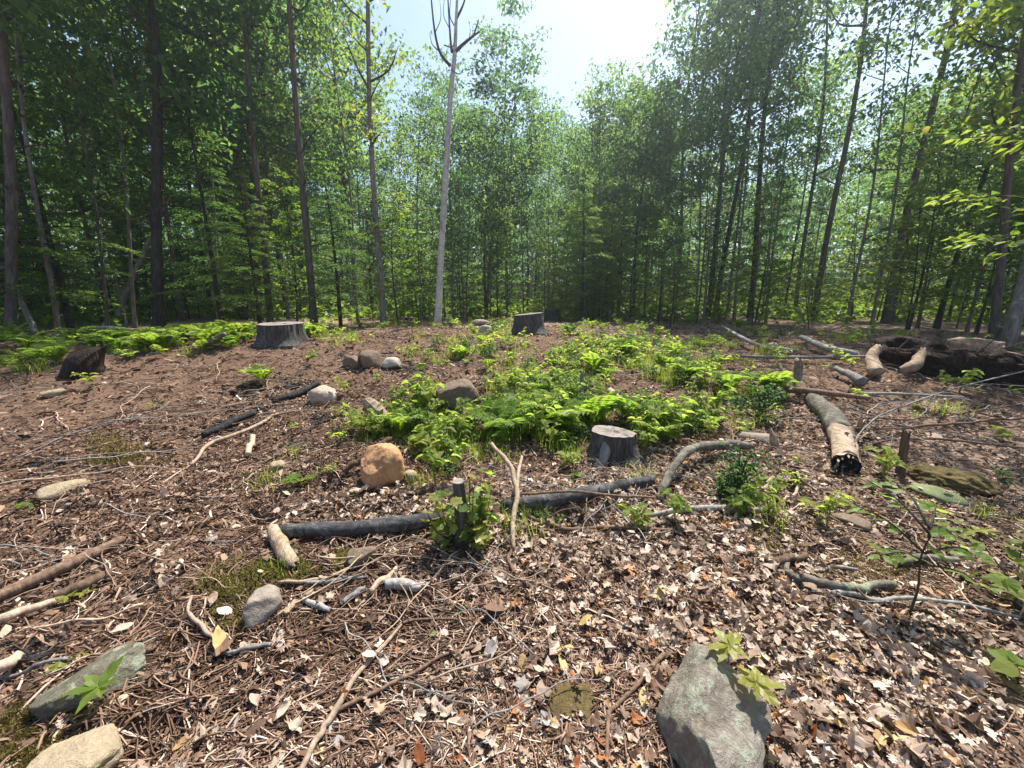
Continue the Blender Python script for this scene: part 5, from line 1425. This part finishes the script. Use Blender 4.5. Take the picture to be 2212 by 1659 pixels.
UG = [(1300, 770, 230, 62, 1), (1500, 830, 230, 66, 1), (1180, 865, 140, 60, 1), (900, 872, 110, 40, 1), (845, 915, 70, 45, .9), (990, 765, 110, 26, .8), (1100, 722, 110, 22, .9), (1430, 920, 100, 55, .9), (1640, 850, 110, 60, .9),
      (1600, 722, 150, 26, .9), (1480, 770, 170, 50, 1), (1650, 790, 110, 40, .9), (1350, 830, 120, 60, 1), (1790, 815, 90, 40, .8), (1850, 735, 170, 22, .7), (980, 965, 90, 40, .6), (1240, 1000, 110, 40, .35), (850, 702, 260, 10, .9), (1010, 702, 90, 12, 1), (1370, 706, 70, 14, .8), (1180, 940, 150, 40, .8), (2120, 835, 90, 30, .5), (760, 740, 60, 14, .5), (2090, 735, 60, 18, .5), (1000, 900, 80, 30, .5)]
FERNS = [(40, 790, 120, 16, 1), (120, 765, 160, 16, 1), (250, 757, 150, 13, 1), (380, 745, 130, 10, 1), (500, 732, 60, 8, .8), (1190, 850, 60, 40, .3), (660, 728, 40, 12, .8), (1800, 815, 80, 30, .5), (1650, 660, 320, 10, .8), (20, 735, 60, 30, .6)]
EXC = [(1318, 980, 78, 60), (830, 1015, 78, 66), (995, 862, 58, 52), (815, 895, 44, 40), (1240, 1065, 190, 40), (780, 1130, 200, 45), (800, 788, 72, 26), (1795, 930, 60, 110), (1940, 785, 90, 45), (614, 738, 58, 28), (1155, 716, 56, 24), (185, 790, 50, 36), (1730, 815, 40, 60), (702, 858, 44, 40), (1640, 965, 70, 30), (1500, 985, 110, 40)]
def undergrowth():
    r = np.random.RandomState(61)
    X, Y, Z, PX, PY = ground_points(34000, r, 2.0, 24, 58)
    ok = np.isfinite(PX); X, Y, Z, PX, PY = X[ok], Y[ok], Z[ok], PX[ok], PY[ok]
    a = blob(PX, PY, UG); f = blob(PX, PY, FERNS)
    patch = fbm2(X / .8, Y / .8, 15, 2)
    exc = np.zeros(len(X), bool)
    for ex, ey, ea, eb in EXC: exc |= ((PX - ex) / ea) ** 2 + ((PY - ey) / eb) ** 2 < 1
    p = np.where(f > a, np.clip(f ** 1.3 * (1 + .4 * patch) * .85, 0, 1), np.clip(a ** 1.4 * sst((patch + .30) / .45) * .60, 0, 1)) + .006 * (PX > 850) * (PY < 1150) * (PY > 690) + .003 * (PY < 1000)
    p = np.where(exc | (PY > 1150), 0, p)
    k = r.rand(len(X)) < p
    X, Y, Z, PX, PY, a, f = X[k], Y[k], Z[k], PX[k], PY[k], a[k], f[k]
    n = len(X); d = np.hypot(X, Y)
    typ = []
    for i in range(n):
        if f[i] > a[i]: t = 'fern' if r.rand() < .35 else 'grass' if r.rand() < .55 else 'herb'
        else:
            u = r.rand(); t = 'herb' if u < .60 else 'grass' if u < .90 else 'fern' if u < .925 else 'shrub'
        typ.append(t)
    sc = r.uniform(.45, 1.0, n)
    order = np.argsort(-(sc / d))
    kindname = {'herb': ('broadleaf_plant', 'low broadleaf plant ', 'plant'), 'fern': ('fern', 'bright arching fern ', 'fern'), 'grass': ('grass_tuft', 'thin bladed grass tuft ', 'grass tuft'), 'shrub': ('low_shrub', 'dark small leaved shrub ', 'shrub')}
    rest = {'herb': Geo(), 'fern': Geo(), 'grass': Geo(), 'shrub': Geo()}
    for c, i in enumerate(order):
        t = typ[i]; q = r.randint(4) if t in ('herb', 'fern') else r.randint(3); yaw = r.uniform(0, 6.28); s = sc[i] * (.8 if t == 'shrub' else 1)
        if c < 270:
            nm, lab, cat = kindname[t]
            o = empty(nm, (X[i], Y[i], Z[i]), ('small ' if sc[i] < .62 else 'tall ' if sc[i] > .84 else '') + lab + (region(PX[i], PY[i]) if PX[i] > 520 or PY[i] > 830 else 'in the left fern strip before the dark trees'), cat, cat + 's of the undergrowth')
            o.rotation_euler = (r.normal() * .12, r.normal() * .12, yaw); o.scale = (s, s, s * r.uniform(.8, 1.2))
            st, lf = PMESH[t, q]
            if st: link('stems', st, o)
            link('leaves' if t != 'grass' else 'blades', lf, o, kind='stuff')
        else:
            st, lf = PL[t, q]
            Mx = np.eye(4); cs, sn = math.cos(yaw) * s, math.sin(yaw) * s
            Mx[:3, :3] = [[cs, -sn, 0], [sn, cs, 0], [0, 0, s]]; Mx[:3, 3] = (X[i], Y[i], Z[i])
            rest[t].merge(lf, Mx, r.normal() * .2)
    print('undergrowth plants', n)
    for t, g in rest.items():
        if g.n: link({'herb': 'broadleaf_undergrowth', 'fern': 'fern_undergrowth', 'grass': 'grass', 'shrub': 'shrub_undergrowth'}[t], make_mesh('undergrowth_' + t, g, M[PM[t]]), kind='stuff', label='smaller ' + t + ' growth filling the green patches of the clearing', cat='undergrowth')
undergrowth()

# chosen plants with a place of their own
def put(k, q, px, py, s, label, name, cat, sz=None):
    p = G(px, py); o = empty(name, p, label, cat)
    o.rotation_euler = (0, 0, random.uniform(0, 6.28)); o.scale = (s, s, sz or s)
    st, lf = PMESH[k, q]
    if st: link('stems', st, o)
    link('blades' if k == 'grass' else 'leaves', lf, o, kind='stuff')
put('fern', 3, 1195, 935, .95, 'tall bright fern in the middle beside the flat topped stump', 'fern', 'fern')
put('fern', 1, 1240, 900, .6, 'smaller fern just left of the flat topped stump', 'fern', 'fern')
put('fern', 2, 1130, 920, .55, 'small fern left of the tall bright fern', 'fern', 'fern')
put('grass', 0, 1075, 955, 1.3, 'bright yellow green grass tuft left of the tall fern', 'grass_tuft', 'grass tuft')
put('grass', 1, 1100, 948, 1.2, 'grass tuft between the bright tuft and the tall fern', 'grass_tuft', 'grass tuft')
put('grass', 2, 1205, 975, 1.0, 'thin grass tuft under the tall fern', 'grass_tuft', 'grass tuft')
put('grass', 0, 578, 1045, .7, 'lone yellow grass tuft left of the orange boulder', 'grass_tuft', 'grass tuft')
put('grass', 1, 612, 1235, .6, 'small grass tuft below the short pale log piece', 'grass_tuft', 'grass tuft')
put('shrub', 0, 1590, 1075, 1.0, 'dense dark small leaved shrub in front of the grey arched branch', 'low_shrub', 'shrub')
put('shrub', 1, 1640, 905, 1.1, 'dark leafy shrub left of the rotten log', 'low_shrub', 'shrub')
put('shrub', 2, 1560, 1080, .7, 'small leaved shrub at the left foot of the dense dark shrub', 'low_shrub', 'shrub')
put('herb', 3, 905, 905, 1.5, 'large leaved clump left of the dark brown boulder', 'broadleaf_plant', 'plant')
put('herb', 2, 870, 930, 1.3, 'large leaved clump behind the orange boulder', 'broadleaf_plant', 'plant')
put('herb', 1, 770, 925, 1.2, 'leafy clump left of the grey split wood wedge', 'broadleaf_plant', 'plant')
put('herb', 0, 925, 990, 1.0, 'low leafy plant right of the orange boulder', 'broadleaf_plant', 'plant')
put('herb', 1, 955, 975, .9, 'low yellowish plant above the sprouting stump', 'broadleaf_plant', 'plant')
put('herb', 0, 715, 1030, .7, 'low leafy plant touching the left foot of the orange boulder', 'broadleaf_plant', 'plant')
put('herb', 3, 1440, 945, 1.2, 'leafy plant just right of the flat topped stump', 'broadleaf_plant', 'plant')
put('herb', 2, 1395, 975, 1.0, 'leafy plant hugging the right side of the flat topped stump', 'broadleaf_plant', 'plant')
put('herb', 2, 2070, 850, 1.3, 'bright leafy plant in front of the root mound', 'broadleaf_plant', 'plant')

# seedlings close to the camera, every leaf a part
def leaf_mesh(kn, seed, mat, amt=.25):
    v, t = poly_leaf(kn, seed); g = Geo(); g.add(curl(v, seed + 40, amt), t, None, (seed % 7) / 7)
    return make_mesh('plant_leaf', g, M[mat])
def seedling(name, label, cat, base, stems, mat, kn, L, seed, stemw=.003, whorl=0, droop=-.15, stemmat='branch'):
    """stems: list of point lists (relative, m) each with (leaves along it)"""
    r = np.random.RandomState(seed)
    o = empty(name, base, label, cat)
    ms = [leaf_mesh(kn, seed + q, mat) for q in range(4)]
    for (pts, nl, frac0) in stems:
        pp = spline(pts, 5)
        g = Geo(); g.add(*tube(pp, [stemw, stemw * .4], 6, .05, seed)); link('stem', make_mesh('seedling_stem', g, M[stemmat], True), o)
        u = pp[-1] - pp[max(0, len(pp) - 4)]; az0 = math.atan2(u[1], u[0])
        for i in range(nl):
            f = frac0 + (1 - frac0) * (i / max(1, nl - 1)); c = np.array([np.interp(f, np.linspace(0, 1, len(pp)), pp[:, j]) for j in range(3)])
            if whorl: az = az0 + i / nl * 6.28 + r.normal() * .15
            else: az = az0 + (1 if i % 2 else -1) * r.uniform(.7, 1.1) if i < nl - 1 else az0
            lf = link('leaf', ms[r.randint(4)], o, c)
            s = L * r.uniform(.75, 1.15) * (.7 if i == nl - 1 and not whorl else 1)
            lf.scale = (s, s, s); lf.rotation_euler = (droop + r.normal() * .2, r.normal() * .25, az - math.pi / 2)
    return o
b = G(1588, 1560) + np.array([0, 0, .07])
k_ = mpp(b)
seedling('yellow_seedling', 'yellow green seedling with two leaf whorls on the lichen boulder edge', 'seedling', b,
         [([(0, 0, 0), (.01, -.01, .10), (.02, -.04, .16)], 8, .99), ([(0, 0, 0), (-.03, .03, .12), (-.02, .06, .21)], 7, .99)], 'yellowleaf', 'beech', .078, 4, .0025, 1, -.25)
b = G(238, 1512)
seedling('star_seedling', 'bright little star shaped seedling in front of the mossy boulder', 'seedling', b, [([(0, 0, 0), (.0, -.02, .06), (.01, -.03, .10)], 6, .99), ([(0, 0, 0), (-.05, -.02, .04), (-.09, -.02, .07)], 4, .99)], 'fern', 'beech', .085, 9, .002, 1, .1)
b = G(1962, 1330); sm = mpp(b)
bra = []
for (dx, dy, h0, h1, ln) in [(-.22, .16, .34, .50, 9), (-.25, -.04, .30, .36, 9), (-.12, .22, .44, .60, 7), (.14, .12, .42, .52, 7), (.22, -.02, .34, .36, 7), (.05, .25, .46, .58, 7), (.16, -.12, .28, .26, 6), (-.03, -.12, .46, .50, 6)]:
    bra.append(([(0, 0, h0), (dx * .5, dy * .5, (h0 + h1) / 2 + .03), (dx, dy, h1)], ln, .3))
seedling('pinnate_sapling', 'thin brown stemmed sapling with spreading green leaflets at right', 'sapling', b, [([(0, 0, -.03), (.012, 0, .15), (.0, .01, .32), (.02, 0, .48)], 3, .8)] + bra, 'fern', 'beech', .085, 14, .006)
b = G(2185, 1310)
seedling('right_edge_seedling', 'leafy seedling cut by the right edge of the picture', 'seedling', b, [([(0, 0, 0), (.03, 0, .16), (.0, .03, .34)], 8, .2), ([(0, 0, .05), (-.10, -.03, .18), (-.16, -.05, .22)], 7, .3), ([(0, 0, .1), (.08, .08, .24), (.12, .1, .34)], 7, .3), ([(0, 0, .1), (-.06, .1, .24), (-.12, .16, .36)], 7, .3)], 'herb', 'round', .085, 19, .004)
b = G(2200, 1480)
seedling('right_edge_seedling', 'low broad leaved seedling at the lower right edge', 'seedling', b, [([(0, 0, 0), (-.02, 0, .06), (-.03, 0, .10)], 5, .9)], 'herb', 'round', .10, 23, .003, 1)
SEED = [(630, 1052, 'flat green maple seedling left of the orange boulder', 'maple', 'fern', .10), (995, 1322, 'tiny bright green sprig in the centre soil', 'beech', 'fern', .035), (928, 1378, 'small yellow seedling right of the forked branch', 'beech', 'yellowleaf', .035), (1548, 1270, 'small yellow seedling in the leaf carpet', 'beech', 'yellowleaf', .04),
        (950, 952, 'bright broad leaved seedling behind the sprouting stump', 'round', 'fern', .07), (1230, 955, 'bright seedling at the left foot of the flat topped stump', 'round', 'herb', .06), (2110, 1160, 'yellow leaf sprig right of the pinnate sapling', 'beech', 'yellowleaf', .07), (1976, 885, 'yellow leaf sprig before the root mound', 'round', 'yellowleaf', .08), (130, 1445, 'yellow sprig left of the mossy boulder top', 'beech', 'yellowleaf', .045), (150, 1300, 'yellow leafed sprig among the poles at left', 'beech', 'yellowleaf', .05), (50, 1100, 'green seedling at the left edge below the flat rock', 'round', 'fern', .05), (1240, 1035, 'green leafed sprig by the thin twisting branch', 'round', 'fern', .06)]
for i, (px, py, lab, kn, mt, L) in enumerate(SEED):
    seedling('seedling', lab, 'seedling', G(px, py), [([(0, 0, 0), (0, 0, L * .5), (.01, -.01, L * .8)], 6, .98), ([(0, 0, 0), (L * .5, .02, L * .3), (L * .9, .03, L * .5)], 4, .98)], mt, kn, L, 40 + i, .002, 1, 0)

def haze():  # added air volume, its veil stands in for the lens flare
    bm = bmesh.new(); bmesh.ops.create_cube(bm, size=1)
    me = bpy.data.meshes.new('haze'); bm.to_mesh(me); bm.free()
    m = bpy.data.materials.new('flare_haze'); m.use_nodes = True; nt = m.node_tree; nt.nodes.clear()
    out = nt.nodes.new('ShaderNodeOutputMaterial'); v = nt.nodes.new('ShaderNodeVolumePrincipled')
    v.inputs['Color'].default_value = (.80, .90, 1.0, 1); v.inputs['Density'].default_value = HAZE; v.inputs['Anisotropy'].default_value = .7
    nt.links.new(v.outputs[0], out.inputs['Volume']); me.materials.append(m)
    o = link('haze', me, None, (0, 0, 14), 'thin added haze in the air of the clearing', 'haze', kind='stuff')
    o.scale = (1000, 1000, 34)
HAZE = .002
haze()
